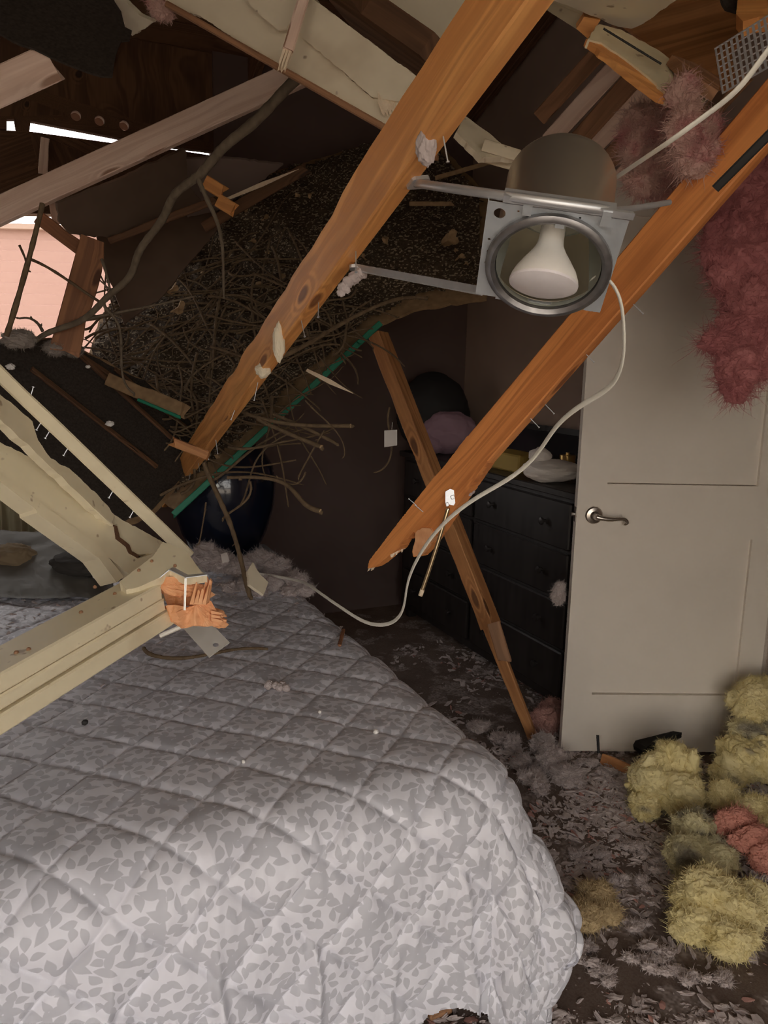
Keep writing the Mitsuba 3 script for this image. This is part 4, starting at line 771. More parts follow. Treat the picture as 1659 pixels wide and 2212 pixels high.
# felt covered roof piece at left
fs = thing('roof_felt_panel', 'dark felt covered roof panel lying behind the cream strips at left', 'roof panel')
FA = [(0, 770, 2.65), (330, 830, 3.25), (300, 1100, 3.05)]
g = plate([(-120, 720), (0, 735), (60, 722), (150, 738), (215, 772), (330, 832), (415, 905), (440, 960), (395, 1040), (335, 1110), (240, 1150), (130, 1040), (-120, 900)], FA, .02, jit=.008, seed=111); part(fs, 'deck', g[0], 'm_osb', uv=g[1])
def fbar(x0, y0, x1, y1, w, mat, d, seed): 
    a = [P(*q) for q in FA]; n = unit(np.cross(a[1] - a[0], a[2] - a[0])); n = n if n @ FW > 0 else -n
    return bar(onplane(x0, y0, a[0], n) - n * d, onplane(x1, y1, a[0], n) - n * d, w, .012, seed=seed, n=10, facing=n, jag=.02)
g = plate([(-120, 722), (0, 738), (60, 726), (150, 742), (215, 776), (328, 836), (410, 908), (432, 962), (388, 1036), (330, 1100), (240, 1140), (130, 1036), (-120, 890)], [(x, y, d - .014) for x, y, d in FA], .008, jit=.010, seed=112); part(fs, 'felt', g[0], 'm_felt', uv=g[1])
for i, q in enumerate(((165, 770, 420, 1000, .02), (240, 800, 400, 930, .016), (60, 800, 330, 1010, .02), (150, 760, 372, 905, .018))): g = fbar(*q, 'm_attic', .02, 113 + i); part(fs, 'batten', g[0], 'm_attic', uv=g[1])
board('felt_sheet', 'large torn black felt sheet hanging in the top left corner', 'felt', [(-120, -60), (240, -60), (247, 2), (262, 25), (270, 58), (285, 66), (280, 86), (262, 88), (252, 112), (243, 165), (190, 155), (150, 140), (75, 105), (-120, 20)], [(0, 0, 2.0), (240, 0, 2.15), (200, 140, 2.05)], .006, 'm_felt', .006, 121)
board('drywall_sheet', 'cream drywall scrap beside the black felt sheet at top left', 'drywall', [(238, -40), (268, 0), (300, 32), (334, 48), (286, 78), (262, 60), (240, 20)], [(250, 10, 2.30), (330, 48, 2.25), (270, 60, 2.35)], .012, 'm_ceiling_paint', .004, 122)
board('roof_panel', 'dull brown underside of a tilted roof panel below the pale stud', 'roof panel', [(124, 440), (240, 395), (400, 322), (408, 400), (440, 440), (300, 500), (235, 515), (150, 505), (128, 480)], [(130, 450, 2.75), (400, 330, 3.0), (240, 510, 3.0)], .012, 'm_underside', .005, 123)
pr('m_underside', proc(lambda p, n, uv: mix((0.10, 0.065, 0.045), (0.16, 0.11, 0.08), tfbm(p.x * 9, p.y * 9, p.z * 9, 4))), 0.9)
board('roof_panel', 'greyish triangular roof panel piece left of the orange joist', 'roof panel', [(385, 345), (470, 340), (612, 356), (560, 395), (470, 455), (405, 470)], [(400, 350, 3.2), (600, 360, 3.25), (480, 440, 3.4)], .012, 'm_grey_panel', .004, 124)
board('roof_panel', 'dark ragged roof panel piece behind the big leaf beside the brown stud', 'roof panel', [(208, 512), (300, 498), (440, 440), (490, 470), (350, 640), (268, 700), (250, 640), (226, 575)], [(220, 520, 3.45), (440, 450, 3.6), (260, 680, 3.4)], .012, 'm_underside', .006, 125)
pr('m_grey_panel', (0.19, 0.14, 0.12), 0.9)
for (x0, y0, x1, y1, w, d0_, d1_, mt, lab) in ((205, 520, 140, 760, .10, 2.85, 2.75, 'm_brown_stud', 'short brown stud standing against the pink wall outside'), (86, 470, 200, 555, .055, 2.9, 2.85, 'm_brown_stud', 'dark brown stick slanting across the top of the pink wall'), (98, 300, 92, 372, .04, 3.6, 3.6, 'm_pale', 'pale stub of wood hanging under the header at left'), (118, 425, 128, 480, .05, 3.0, 3.0, 'm_pale', 'pale board end at the corner of the tilted roof panel'), (235, 520, 470, 430, .03, 3.0, 3.05, 'm_attic', 'brown lath along the lower edge of the tilted roof panel'), (440, 490, 660, 362, .05, 3.3, 3.2, 'm_attic', 'brown lath under the greyish roof panel'), (450, 985, 375, 955, .03, 2.5, 2.5, 'm_orange_dark', 'short orange splinter left of the lower joist end'), (235, 818, 398, 888, .055, 2.98, 2.90, 'm_osb', 'tan board end with a green edge among the twigs')):
    t_ = thing('broken_lath', lab, 'lath'); g = bar(P(x0, y0, d0_), P(x1, y1, d1_), w, .025, seed=int(x0), n=8, wane=.3, jag=.03); part(t_, 'timber', g[0], mt, uv=g[1])
    if 'green edge' in lab: g = bar(P(300, 864, 2.93), P(390, 902, 2.88), .012, .02, seed=5, jag=.02); part(t_, 'green_edge', g[0], 'm_green')
pr('m_brown_stud', wood((0.24, 0.11, 0.06), (0.38, 0.18, 0.09), (0.08, 0.03, 0.02)), 0.7)
for (x0, y0, x1, y1, w, d, lab) in ((490, 430, 646, 365, .018, 3.0, 'pale splinter below the greyish roof panel'), (662, 799, 763, 850, .017, 2.7, 'pale splinter pointing right of the green edge')):
    t_ = thing('splinter', lab, 'splinter'); M_ = P((x0 + x1) / 2, (y0 + y1) / 2, d); a, b = P(x0, y0, d), P(x1, y1, d); U_s = unit(np.cross(b - a, FW)) * w
    part(t_, 'sliver', loft(np.array([[a + U_s * .3, a - U_s * .3, a + FW * .006], [M_ + U_s * .5, M_ - U_s * .5, M_ + FW * .008], [b + U_s * .05, b - U_s * .05, b + FW * .002]])), 'm_splinter_pale')
for (x, y, lab) in ((462, 405, 'orange broken block beside the branch, upper one'), (490, 445, 'orange broken block beside the branch, lower one')):
    g = bar(P(x - 18, y - 12, 3.0), P(x + 18, y + 10, 3.0), .05, .03, seed=x, jag=.03); solo('wood_block', g[0], 'm_orange', lab, 'block', uv=g[1])

# ---------------------------------------------------------------- branch and twigs
def twig_mesh(pts, r0, r1, seed, n=None, bump=.25):
    r = np.random.default_rng(seed); n = n or max(8, len(pts) * 5); s = spline(pts, n); rad = np.linspace(r0, r1, n) * (1 + bump * (r.random(n) - .5)); return s, tube(s, rad, 7)
def buds(s, rad, k, seed, L=.014):
    r = np.random.default_rng(seed); out = []
    for i in np.linspace(2, len(s) - 1, k).astype(int):
        d = unit(s[min(i, len(s) - 1)] - s[i - 1]); e = unit(r.normal(0, 1, 3)); e = unit(e - d * (e @ d) + d * .8); out.append(tube(np.array([s[i], s[i] + e * L * .5, s[i] + e * L]), [rad * .6, rad * 1.0, rad * .15], 6))
    return out
br = thing('tree_branch', 'long grey tree branch that came through the roof, slanting across the pale stud', 'branch')
BP = [(652, 160, 2.08), (600, 212, 2.10), (545, 268, 2.14), (480, 322, 2.2), (428, 380, 2.28), (378, 420, 2.34), (350, 475, 2.42), (300, 545, 2.5), (283, 592, 2.55), (232, 642, 2.62), (180, 690, 2.68), (122, 712, 2.7), (78, 736, 2.68)]
s_, m = twig_mesh([P(*q) for q in BP], .0155, .0095, 5, 90, .14); part(br, 'limb', m, 'm_bark', True)
for k, pl_ in enumerate(([(428, 384, 2.28), (452, 440, 2.3), (474, 495, 2.36), (482, 560, 2.42), (484, 640, 2.5)], [(232, 642, 2.62), (228, 665, 2.64), (250, 690, 2.66), (262, 760, 2.66), (290, 850, 2.6)], [(175, 690, 2.68), (255, 675, 2.72), (330, 660, 2.78), (420, 640, 2.8)], [(220, 560, 2.6), (232, 600, 2.6), (240, 640, 2.62)], [(92, 716, 2.7), (70, 690, 2.7), (42, 688, 2.7)])):
    s2, m = twig_mesh([P(*q) for q in pl_], .0075 if k == 0 else .0055, .0035, 300 + k); part(br, 'side_branch', cat(m, *buds(s2, .004, 3, 40 + k)), 'm_bark', True)
rod = thing('stick', 'thin straight dark stick standing in front of the pink wall', 'stick')
s2, m = twig_mesh([P(92, 440, 2.3), P(70, 530, 2.3), P(40, 640, 2.32), P(14, 726, 2.34)], .0075, .0085, 77); part(rod, 'shaft', m, 'm_twig', True)
TW = 'twigs and small branches tangled in the fallen roof debris'
def twig(pl_, r0, r1, seed, lab='thin brown twig in the tangle of twigs on the fallen roof', grp=TW, mat='m_twig', nb=2, cut=False):
    k = thing('twig', lab, 'twig', grp); s2, m = twig_mesh([P(*q) for q in pl_], r0, r1, seed); part(k, 'stem', cat(m, *buds(s2, r1, nb, seed + 1)) if nb else m, mat, True)
    if cut: part(k, 'cut_end', tube(np.array([s2[-1] - (s2[-1] - s2[-2]) * .2, s2[-1] + unit(s2[-1] - s2[-2]) * .0015]), r1 * .97, 9), 'm_twig_cut')
for i, (pl_, r0, r1, lab, cut) in enumerate((
    ([(610, 770, 2.35), (690, 728, 2.4), (740, 698, 2.45), (830, 655, 2.5), (880, 643, 2.55), (922, 645, 2.6)], .0075, .006, 'brown twig reaching right from the joist above the green edge', 0),
    ([(490, 1032, 2.5), (590, 1036, 2.5), (625, 1052, 2.48), (650, 1080, 2.45), (692, 1104, 2.42)], .005, .008, 'thick twig with a pale cut tip hanging over the dark gap beside the vase', 1),
    ([(555, 905, 2.6), (620, 935, 2.58), (695, 966, 2.55)], .007, .008, 'cut twig sticking out to the right below the green edge', 1),
    ([(590, 895, 2.65), (660, 925, 2.62), (726, 958, 2.6)], .006, .006, 'grey speckled twig above the cut twig', 0),
    ([(500, 880, 2.6), (620, 915, 2.6), (700, 920, 2.6), (758, 920, 2.6)], .006, .007, 'long level twig with a bright cut tip at right', 1),
    ([(660, 865, 2.6), (700, 905, 2.58), (735, 945, 2.58), (744, 985, 2.58)], .003, .002, 'thin drooping twig tip in front of the dark wall', 0),
    ([(842, 880, 2.9), (840, 925, 2.9), (846, 965, 2.9), (838, 1000, 2.9), (814, 1020, 2.9)], .004, .003, 'forked twig hanging beside the brown stud', 0),
    ([(440, 1000, 2.45), (470, 1070, 2.45), (500, 1140, 2.45), (525, 1230, 2.45), (540, 1290, 2.45)], .008, .008, 'thick bark covered stick standing in the rubble on the bed', 0),
    ([(540, 1040, 2.5), (532, 1080, 2.5), (500, 1105, 2.5), (482, 1120, 2.5)], .004, .004, 'curved twig in front of the navy vase', 1),
    ([(445, 1085, 2.45), (440, 1120, 2.45), (430, 1175, 2.45)], .003, .002, 'small hanging twig at the left of the navy vase', 0),
    ([(65, 560, 2.5), (110, 582, 2.5), (160, 615, 2.52), (220, 655, 2.55)], .005, .0045, 'budding twig in front of the pink wall', 0),
    ([(42, 530, 2.5), (55, 560, 2.5), (62, 585, 2.5)], .004, .003, 'bud tip beside the thin stick', 0),
    ([(660, 1020, 2.55), (640, 1045, 2.53), (600, 1035, 2.5)], .0035, .003, 'thin twig forking up from the thick cut twig', 0),
    ([(700, 930, 2.6), (655, 1010, 2.55), (645, 1030, 2.52)], .003, .003, 'thin rising twig below the level twig', 0))):
    twig([(x, y, d + .18) for x, y, d in pl_], r0 * 1.07, r1 * 1.07, 500 + i, lab, None, cut=bool(cut))
r4 = np.random.default_rng(4)
ZP = Polygon([(250, 600), (560, 520), (800, 690), (640, 880), (700, 930), (560, 1000), (420, 1050), (330, 880), (190, 780)])
for i in range(150):
    (x, y), = inpoly(1, ZP, r4); a = r4.normal(-.25, .55) if i % 4 else r4.normal(1.3, .4); L = r4.uniform(110, 330); b = r4.normal(0, .25); n_ = 5; pl_ = []
    q0 = onplane(x, y, ra[0], rn); dep = (q0 - EYE) @ FW - r4.uniform(.14, .36)
    for k in range(n_):
        f_ = k / (n_ - 1) - .5; xx_ = x + L * f_ * math.cos(a + b * f_) + r4.normal(0, 5); yy_ = y + L * f_ * math.sin(a + b * f_) + r4.normal(0, 5)
        qd = (onplane(xx_, yy_, ra[0], rn) - EYE) @ FW; pl_.append((xx_, yy_, .5 * dep + .5 * (qd - .17)))
    r0_ = r4.uniform(.0025, .007); sd_ = 'right' if x > 990 - 662 * y / 1087 else 'left'; bd_ = i % 3 == 0
    lab_ = ('budded ' if bd_ else 'bare ') + ('thicker' if r0_ > .0048 else 'thin') + ' brown twig in the ' + ('upper' if y < 780 else 'lower') + ' roof debris ' + sd_ + ' of the long orange joist'
    twig(pl_, r0_, r4.uniform(.0018, .004), 600 + i, lab_, lab_.replace(' twig ', ' twigs '), nb=3 if bd_ else 0)
# dead leaves
def leaf_mesh(c, sz, n, seed):
    r = np.random.default_rng(seed); th = np.linspace(0, 2 * math.pi, 40, endpoint=False); rad = sz * (.55 + .28 * np.abs(np.cos(th * 2.5 + r.random())) + .1 * r.random(40)); e, f_ = perp(n); a = r.random() * 6.28; e2 = math.cos(a) * e + math.sin(a) * f_; f2 = np.cross(n, e2)
    ring = np.array([c + e2 * rr * math.cos(t) * 1.25 + f2 * rr * math.sin(t) * .8 + n * sz * .35 * math.sin(t * 2 + seed) for rr, t in zip(rad, th)]); v = np.vstack([ring, c, ring + n * .0012, c + n * .0012]); k = 40
    f = [(k, i, (i + 1) % k) for i in range(k)] + [(2 * k + 1, k + 1 + (i + 1) % k, k + 1 + i) for i in range(k)] + [(i, k + 1 + i, (i + 1) % k) for i in range(k)] + [((i + 1) % k, k + 1 + i, k + 1 + (i + 1) % k) for i in range(k)]
    return v, np.array(f)
for (x, y, sz, lab) in ((968, 520, .05, 'tan dead leaf lying on the litter between the two orange joists'), (300, 610, .07, 'large tan dead leaf at the foot of the branch'), (385, 665, .04, 'curled tan leaf among the twigs left of the joist'), (372, 625, .035, 'small tan leaf right of the large dead leaf')):
    solo('dead_leaf', leaf_mesh(onplane(x, y, ra[0] - rn * .20, rn), sz, -rn, x), 'm_leaf', lab, 'leaf')
for i in range(34):
    (x, y), = inpoly(1, LP, r4); solo('dead_leaf', leaf_mesh(onplane(x, y, ra[0] - rn * r4.uniform(.08, .13), rn), r4.uniform(.012, .024), unit(-rn + r4.normal(0, .4, 3)), 900 + i), 'm_leaf', 'small brown leaf scrap stuck in the leaf litter on the roof sheet', 'leaf', 'small leaf scraps in the litter')
r_ = thing('bark_strip', 'two pale bark strips right of the orange joist in the dark litter', 'bark')
for (x0, y0, x1, y1) in ((885, 440, 975, 440), (940, 385, 1060, 350)): g = bar(onplane(x0, y0, ra[0] - rn * .14, rn), onplane(x1, y1, ra[0] - rn * .14, rn), .02, .01, seed=x0, n=8, wane=.4, jag=.04); part(r_, 'strip', g[0], 'm_leaf', uv=g[1])

# ---------------------------------------------------------------- insulation
def fluff(name, lab, grp, blobs, mat, wsp, seed, wl=.02, catg='insulation'):
    r7 = np.random.default_rng(seed); ms = []; am = .8 if 'white' in mat else .48
    for i, (c_, r_) in enumerate(blobs):
        c_ = np.asarray(c_, float); r_ = np.broadcast_to(np.asarray(r_, float), 3); big = np.max(r_) > .04
        ms.append(blob(c_, r_, seed + i, 5 if big else 4, am, 1.7))
        for q in range(6 if big else 2):
            d = unit(r7.normal(0, 1, 3) * [1, 1, .7]); ms.append(blob(c_ + d * r_ * .78, r_ * r7.uniform(.28, .5) * r7.uniform(.7, 1.3, 3), seed + 31 * i + q + 7, 3, .7, 1.8))
    body = cat(*ms); lo = body.vertices[:, 2].min()
    if lo < .003 and lo > -.2: body.vertices[:, 2] = np.maximum(body.vertices[:, 2], .003)
    k = thing(name, lab, catg, grp); part(k, 'wool', body, mat, True); part(k, 'loose_fibres', wisps(body, wsp * 6, wl, seed, .0009), mat, kind='stuff'); return k
fluff('pink_insulation', 'long tuft of dark pink insulation hanging in front of the door at the right edge', None, [(P(x, y, d), r) for x, y, d, r in ((1640, 430, 2.15, (.12, .06, .10)), (1590, 500, 2.15, (.08, .06, .09)), (1620, 580, 2.15, (.10, .06, .12)), (1650, 660, 2.15, (.10, .06, .11)), (1620, 720, 2.15, (.10, .05, .07)), (1560, 738, 2.15, (.055, .04, .035)), (1600, 790, 2.15, (.065, .05, .06)), (1590, 835, 2.15, (.04, .035, .045)), (1650, 760, 2.15, (.06, .05, .07)), (1540, 540, 2.15, (.03, .03, .05)), (1690, 560, 2.15, (.1, .06, .2)))], 'm_pink_fluff', 2600, 3, .05)
fluff('pink_insulation', 'pale pink insulation curl behind the upper cable right of the light can', None, [(P(x, y, d), r) for x, y, d, r in ((1395, 270, 1.75, (.055, .04, .045)), (1375, 310, 1.75, (.03, .03, .055)), (1430, 310, 1.75, (.04, .03, .05)), (1420, 360, 1.75, (.05, .04, .05)), (1390, 395, 1.75, (.04, .03, .03)), (1440, 400, 1.78, (.04, .03, .04)))], 'm_pale_pink_fluff', 1200, 23, .025)
fluff('pink_insulation', 'pale pink insulation strip draped over the cream plank', None, [(P(x, y, d), r) for x, y, d, r in ((1475, 205, 1.52, (.03, .02, .035)), (1480, 260, 1.53, (.028, .02, .05)), (1500, 330, 1.56, (.04, .03, .05)), (1530, 310, 1.60, (.03, .03, .05)), (1540, 350, 1.62, (.04, .03, .03)))], 'm_pale_pink_fluff', 900, 43, .022)
YL = 'yellow insulation chunks heaped on the floor before the door'
def floor_fluff(lab, items, mat, seed, wsp=1100, name='yellow_insulation'):
    bl = []
    for (x, y, up, r) in items:
        c = onz(x, y, up); bl.append((c, r))
    return fluff(name, lab, None, bl, mat, wsp, seed, .02)
floor_fluff('yellow insulation chunk with a cleft, left of the heap in front of the door', [(1410, 1690, .10, (.075, .07, .10)), (1460, 1660, .13, (.075, .07, .10)), (1475, 1720, .08, (.08, .07, .08)), (1395, 1740, .04, (.05, .05, .05))], 'm_yellow_fluff', 61)
floor_fluff('grey stained yellow insulation chunk in the middle of the heap', [(1505, 1800, .08, (.07, .07, .075)), (1490, 1850, .06, (.07, .06, .065)), (1540, 1860, .06, (.07, .06, .06))], 'm_yellow_grey', 62)
pr('m_yellow_grey', proc(lambda p, n, uv: mix((0.55, 0.50, 0.30), (0.24, 0.22, 0.17), smoothstep(0.4, 0.65, tfbm(p.x * 12, p.y * 12, p.z * 12, 4)))), 0.95)
floor_fluff('large yellow insulation chunk nearest the camera on the floor', [(1520, 1940, .08, (.08, .07, .08)), (1500, 1990, .05, (.07, .06, .05)), (1570, 1960, .07, (.075, .07, .075)), (1575, 2030, .05, (.06, .05, .05)), (1630, 1940, .05, (.045, .05, .05))], 'm_yellow_fluff', 63, 1500)
floor_fluff('yellow insulation chunk at the top of the heap against the door', [(1625, 1520, .30, (.07, .06, .08)), (1670, 1510, .30, (.06, .06, .08))], 'm_yellow_fluff', 64)
floor_fluff('grey brown dirty insulation wad under the topmost yellow chunk', [(1612, 1580, .22, (.065, .05, .04)), (1660, 1590, .20, (.06, .05, .05))], 'm_yellow_grey', 65, 700)
floor_fluff('broad yellow insulation chunk below the dirty wad at the right edge', [(1600, 1640, .15, (.08, .07, .08)), (1650, 1640, .15, (.07, .07, .08)), (1570, 1680, .10, (.06, .06, .05)), (1700, 1660, .12, (.08, .07, .10))], 'm_yellow_fluff', 66)
floor_fluff('flat yellow insulation slab slanting to the right edge', [(1565, 1720, .13, (.045, .05, .05)), (1620, 1745, .13, (.06, .05, .035)), (1670, 1770, .12, (.06, .05, .035))], 'm_yellow_fluff', 67)
floor_fluff('salmon pink insulation piece lying on the heap at the right edge', [(1585, 1775, .14, (.055, .03, .045)), (1625, 1815, .12, (.06, .035, .045)), (1665, 1850, .10, (.06, .04, .05)), (1555, 1800, .10, (.03, .03, .03))], 'm_salmon', 68, 500, 'pink_insulation')
floor_fluff('ochre insulation scrap on the floor beside the hanging quilt corner', [(1290, 1935, .03, (.05, .05, .03)), (1310, 1970, .025, (.04, .04, .025)), (1265, 1980, .03, (.05, .05, .03))], 'm_ochre_fluff', 69, 500)
pr('m_ochre_fluff', (0.42, 0.32, 0.18), 0.95)
floor_fluff('pale insulation wad heaped over the foot of the leaning brown stud', [(1172, 1610, .045, (.045, .04, .045)), (1195, 1645, .04, (.05, .045, .045)), (1225, 1675, .03, (.05, .045, .035)), (1185, 1625, .06, (.03, .03, .03))], 'm_white_fluff', 70, 900, 'white_insulation')
floor_fluff('pinkish wad in the dark between the brown stud and the door', [(1175, 1560, .05, (.06, .05, .06)), (1195, 1535, .05, (.05, .05, .05))], 'm_pink_dim', 71, 500, 'pink_insulation')
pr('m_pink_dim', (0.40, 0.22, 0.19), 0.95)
floor_fluff('dim insulation wad on the carpet between the bed and the brown stud', [(1035, 1570, .02, (.04, .03, .022)), (1080, 1595, .02, (.035, .03, .02)), (1105, 1605, .025, (.03, .03, .03)), (1150, 1680, .02, (.045, .04, .026)), (1165, 1700, .02, (.03, .03, .03)), (1120, 1650, .015, (.03, .03, .02)), (1135, 1640, .02, (.02, .03, .02))], 'm_white_fluff', 72, 600, 'white_insulation')
c = onplane(1210, 1285, D0 - DX * .05, DX); c = P(1206, 1287, 3.02); fluff('white_insulation', 'white insulation puff caught on the free edge of the door', None, [(c, (.02, .02, .035)), (c + V3(.004, 0, .034), (.016, .016, .016))], 'm_white_fluff', 300, 73, .012)
fluff('pink_insulation', 'small pink insulation tuft on the top edge left of the cream board', None, [(P(352, 22, 1.80), (.022, .018, .02)), (P(338, 8, 1.80), (.018, .015, .018))], 'm_pale_pink_fluff', 200, 24, .012)
for i, (x, y, d, rr) in enumerate(((42, 732, 2.60, (.05, .04, .03)), (118, 752, 2.75, (.035, .03, .022)), (160, 756, 2.80, (.03, .025, .02)))): fluff('grey_insulation', ('grey insulation clump on the upper edge of the felt panel, ' + ('leftmost and largest', 'in the middle', 'rightmost')[i]), None, [(P(x, y, d), rr)], 'm_grey_fluff', 150, 26 + i, .012)
pr('m_grey_fluff', (0.30, 0.26, 0.23), 0.95)
for (x, y, d, rr, lab) in ((238, 915, 2.80, .014, 'pale torn chip lying on the black felt panel'), (22, 792, 2.60, .014, 'pinkish white chip at the left edge of the felt panel'), (190, 792, 2.75, .008, 'round white bead on the upper right of the felt panel')): solo('drywall_chip', blob(P(x, y, d), (rr, rr * .6, rr * .7), x, 3, .8), 'm_white', lab, 'chip', smooth=True)
# rubble on the bed head
r5 = np.random.default_rng(15)
rub = [(x, y, h, r) for x, y, h, r in ((560, 1215, .06, .06), (600, 1225, .06, .05), (640, 1255, .04, .045), (590, 1260, .03, .045), (540, 1262, .03, .04), (520, 1225, .06, .05), (480, 1215, .07, .05), (450, 1195, .10, .05), (500, 1270, .02, .03), (660, 1275, .02, .03), (625, 1280, .015, .03), (560, 1280, .015, .028), (430, 1215, .07, .05))]
k = fluff('insulation_heap', 'heap of grey white blown insulation at the bed head under the navy vase', None, [(bedtop(x, y, h), (r, r * .9, r * .7)) for x, y, h, r in rub], 'm_white_fluff', 2200, 80, .018)
board('drywall_chip', 'cream drywall chip standing in the insulation heap on the bed', 'drywall chip', [(535, 1232), (546, 1214), (556, 1232), (562, 1240), (580, 1258), (570, 1284), (552, 1272), (538, 1262)], [(540, 1230, 2.42), (575, 1260, 2.42), (545, 1265, 2.38)], .010, 'm_ceiling_paint', .001, 131)
g = plate([(477, 1197), (490, 1193), (496, 1212), (480, 1216)], [(477, 1197, 2.30), (490, 1193, 2.30), (482, 1214, 2.28)], .0015); solo('paper_tag', g[0], 'm_tag', 'small pale paper tag in the rubble left of the drywall chip', 'tag')
g = plate([(830, 930), (858, 928), (858, 962), (830, 966)], [(830, 930, 2.88), (858, 928, 2.88), (830, 966, 2.88)], .003); tg = thing('hanging_tag', 'small white tag hanging on the twig left of the brown stud', 'tag'); part(tg, 'card', g[0], 'm_tag'); part(tg, 'string', tube(np.array([P(846, 930, 2.885), P(848, 912, 2.89)]), .001, 6), 'm_tag')
# navy vase
vz = thing('vase', 'large glossy navy blue rounded vase behind the rubble at the bed head', 'vase')
vc = P(484, 1108, 3.62); VS = 1.20
part(vz, 'body', (lambda m: (m.apply_translation((vc[0], vc[1], .60)), m)[1])(rev([(VS * x, VS * y) for x, y in [(0, 0), (.10, 0), (.12, .02), (.16, .10), (.19, .20), (.197, .29), (.185, .36), (.15, .42), (.10, .45), (.07, .46), (.06, .455), (.0, .44)]], 72)), 'm_navy', True)
st = thing('nightstand', 'dark nightstand hidden behind the bed head that carries the navy vase', 'nightstand')
m = rbox(.46, .36, .56, .008); m.apply_transform(ROOM); m.apply_translation(V3(vc[0], vc[1] + .0, .30)); part(st, 'body', m, 'm_black_wood')
m = rbox(.50, .40, .025, .004); m.apply_transform(ROOM); m.apply_translation(V3(vc[0], vc[1], .5875)); part(st, 'top', m, 'm_black_wood')
# plastic sheet and curtain at left
ps = []
g_x, g_y = np.meshgrid(np.linspace(-140, 245, 90), np.linspace(1210, 1308, 40), indexing='ij')
pv = np.array([bedtop(x, y, .0) for x, y in zip(g_x.ravel(), g_y.ravel())]); hgt = .02 + .16 * np.clip(1 - np.abs(g_y.ravel() - 1235) / 70, 0, 1) * (.5 + .8 * (meshkit.fbm(pv * 3.1, 4, 6))) + .05 * np.abs(meshkit.fbm(pv * 9, 4, 7) - .5)
hgt *= np.clip((250 - g_x.ravel()) / 60, 0, 1) ; pv[:, 2] += hgt + .004
idx = np.arange(90 * 40).reshape(90, 40); f = np.vstack([np.stack([idx[:-1, :-1].ravel(), idx[1:, :-1].ravel(), idx[1:, 1:].ravel()], -1), np.stack([idx[:-1, :-1].ravel(), idx[1:, 1:].ravel(), idx[:-1, 1:].ravel()], -1)])
solo('plastic_sheet', (pv, f), 'm_plastic', 'crumpled grey plastic sheet on the far left of the bed', 'sheet', smooth=True)
cu = thing('curtain', 'greenish beige curtain hanging at the far wall, seen under the cream rafter', 'curtain')
tt = np.linspace(-.45, .42, 160); zz = np.linspace(.62, 1.35, 24); TT, ZZ = np.meshgrid(tt, zz, indexing='ij'); ss = SH - .14 + .032 * np.sin(TT * 62 + 2 * np.sin(TT * 9)) + .012 * np.sin(TT * 140)
v = np.stack([TT, ss, ZZ], -1).reshape(-1, 3) @ ROOM[:3, :3].T; idx = np.arange(160 * 24).reshape(160, 24); f = np.vstack([np.stack([idx[:-1, :-1].ravel(), idx[1:, :-1].ravel(), idx[1:, 1:].ravel()], -1), np.stack([idx[:-1, :-1].ravel(), idx[1:, 1:].ravel(), idx[:-1, 1:].ravel()], -1)])
part(cu, 'cloth', (v, f), 'm_curtain', True)
for (x, y, r, lab, sd) in ((25, 1205, (.09, .07, .06), 'brown rumpled cloth on the bed below the curtain', 201), (190, 1215, (.13, .10, .05), 'dark cloth heap on the bed beside the plastic sheet', 202)):
    solo('cloth_heap', blob(bedtop(x, y, .10), r, sd, 4, .4, 1.5), 'm_brown_cloth' if sd == 201 else 'm_dark_cloth', lab, 'cloth', smooth=True)
pr('m_brown_cloth', (0.20, 0.15, 0.09), 0.9); pr('m_dark_cloth', (0.035, 0.032, 0.028), 0.9)
g = plate([(198, 1232), (222, 1226), (232, 1230), (222, 1252), (200, 1246)], [(198, 1232, 2.5), (232, 1230, 2.5), (205, 1250, 2.45)], .004); solo('drywall_chip', g[0], 'm_white', 'small whitish chip beside the dark cloth heap at left', 'drywall chip')

# ---------------------------------------------------------------- bits on quilt and floor
def on_quilt(px, py):
    V, pp, qq = QTREE; W = V.reshape(-1, 3) @ ROOM[:3, :3].T; d = np.linalg.norm(proj(W[::3]) - [px, py], axis=1); i = np.argsort(d)[:40]; w = W[::3][i]; return w[np.argmin((w - EYE) @ FW)]
k = on_quilt(590, 1478); solo('plaster_lump', cat(*[blob(k + RT * a + ES * b + V3(0, 0, .008), .010, 210 + i, 3, .5) for i, (a, b) in enumerate(((0, 0), (.018, .004), (-.014, .012), (.022, -.016), (.006, -.014), (-.02, .0)))]), 'm_white_fluff', 'crumbled white plaster lump in the middle of the quilt', 'plaster', smooth=True)
for (x, y, r, mt, lab) in ((810, 1577, .006, 'm_white', 'white crumb on the quilt right of centre'), (181, 1552, .007, 'm_dark', 'small black bit on the quilt at left'), (523, 1633, .004, 'm_white', 'tiny white crumb low on the quilt'), (690, 1534, .004, 'm_white', 'tiny white crumb above the middle of the quilt')):
    solo('crumb', blob(on_quilt(x, y) + V3(0, 0, r * .6), r, x, 3, .4), mt, lab, 'crumb', smooth=True)
a, b = on_quilt(748, 1358), on_quilt(734, 1398); g = bar(a + V3(0, 0, .012), b + V3(0, 0, .012), .012, .006, seed=6, jag=.01); solo('wood_chip', g[0], 'm_brown_stud', 'brown wood sliver on the far edge of the quilt', 'wood chip')
tw = [on_quilt(x, y) + V3(0, 0, .012) for x, y in ((310, 1400), (345, 1418), (400, 1420), (470, 1408), (575, 1402))]; k = thing('twig', 'long dark twig lying on the quilt under the metal tab', 'twig'); s2, m = twig_mesh(tw, .006, .004, 99); part(k, 'stem', m, 'm_twig', True)
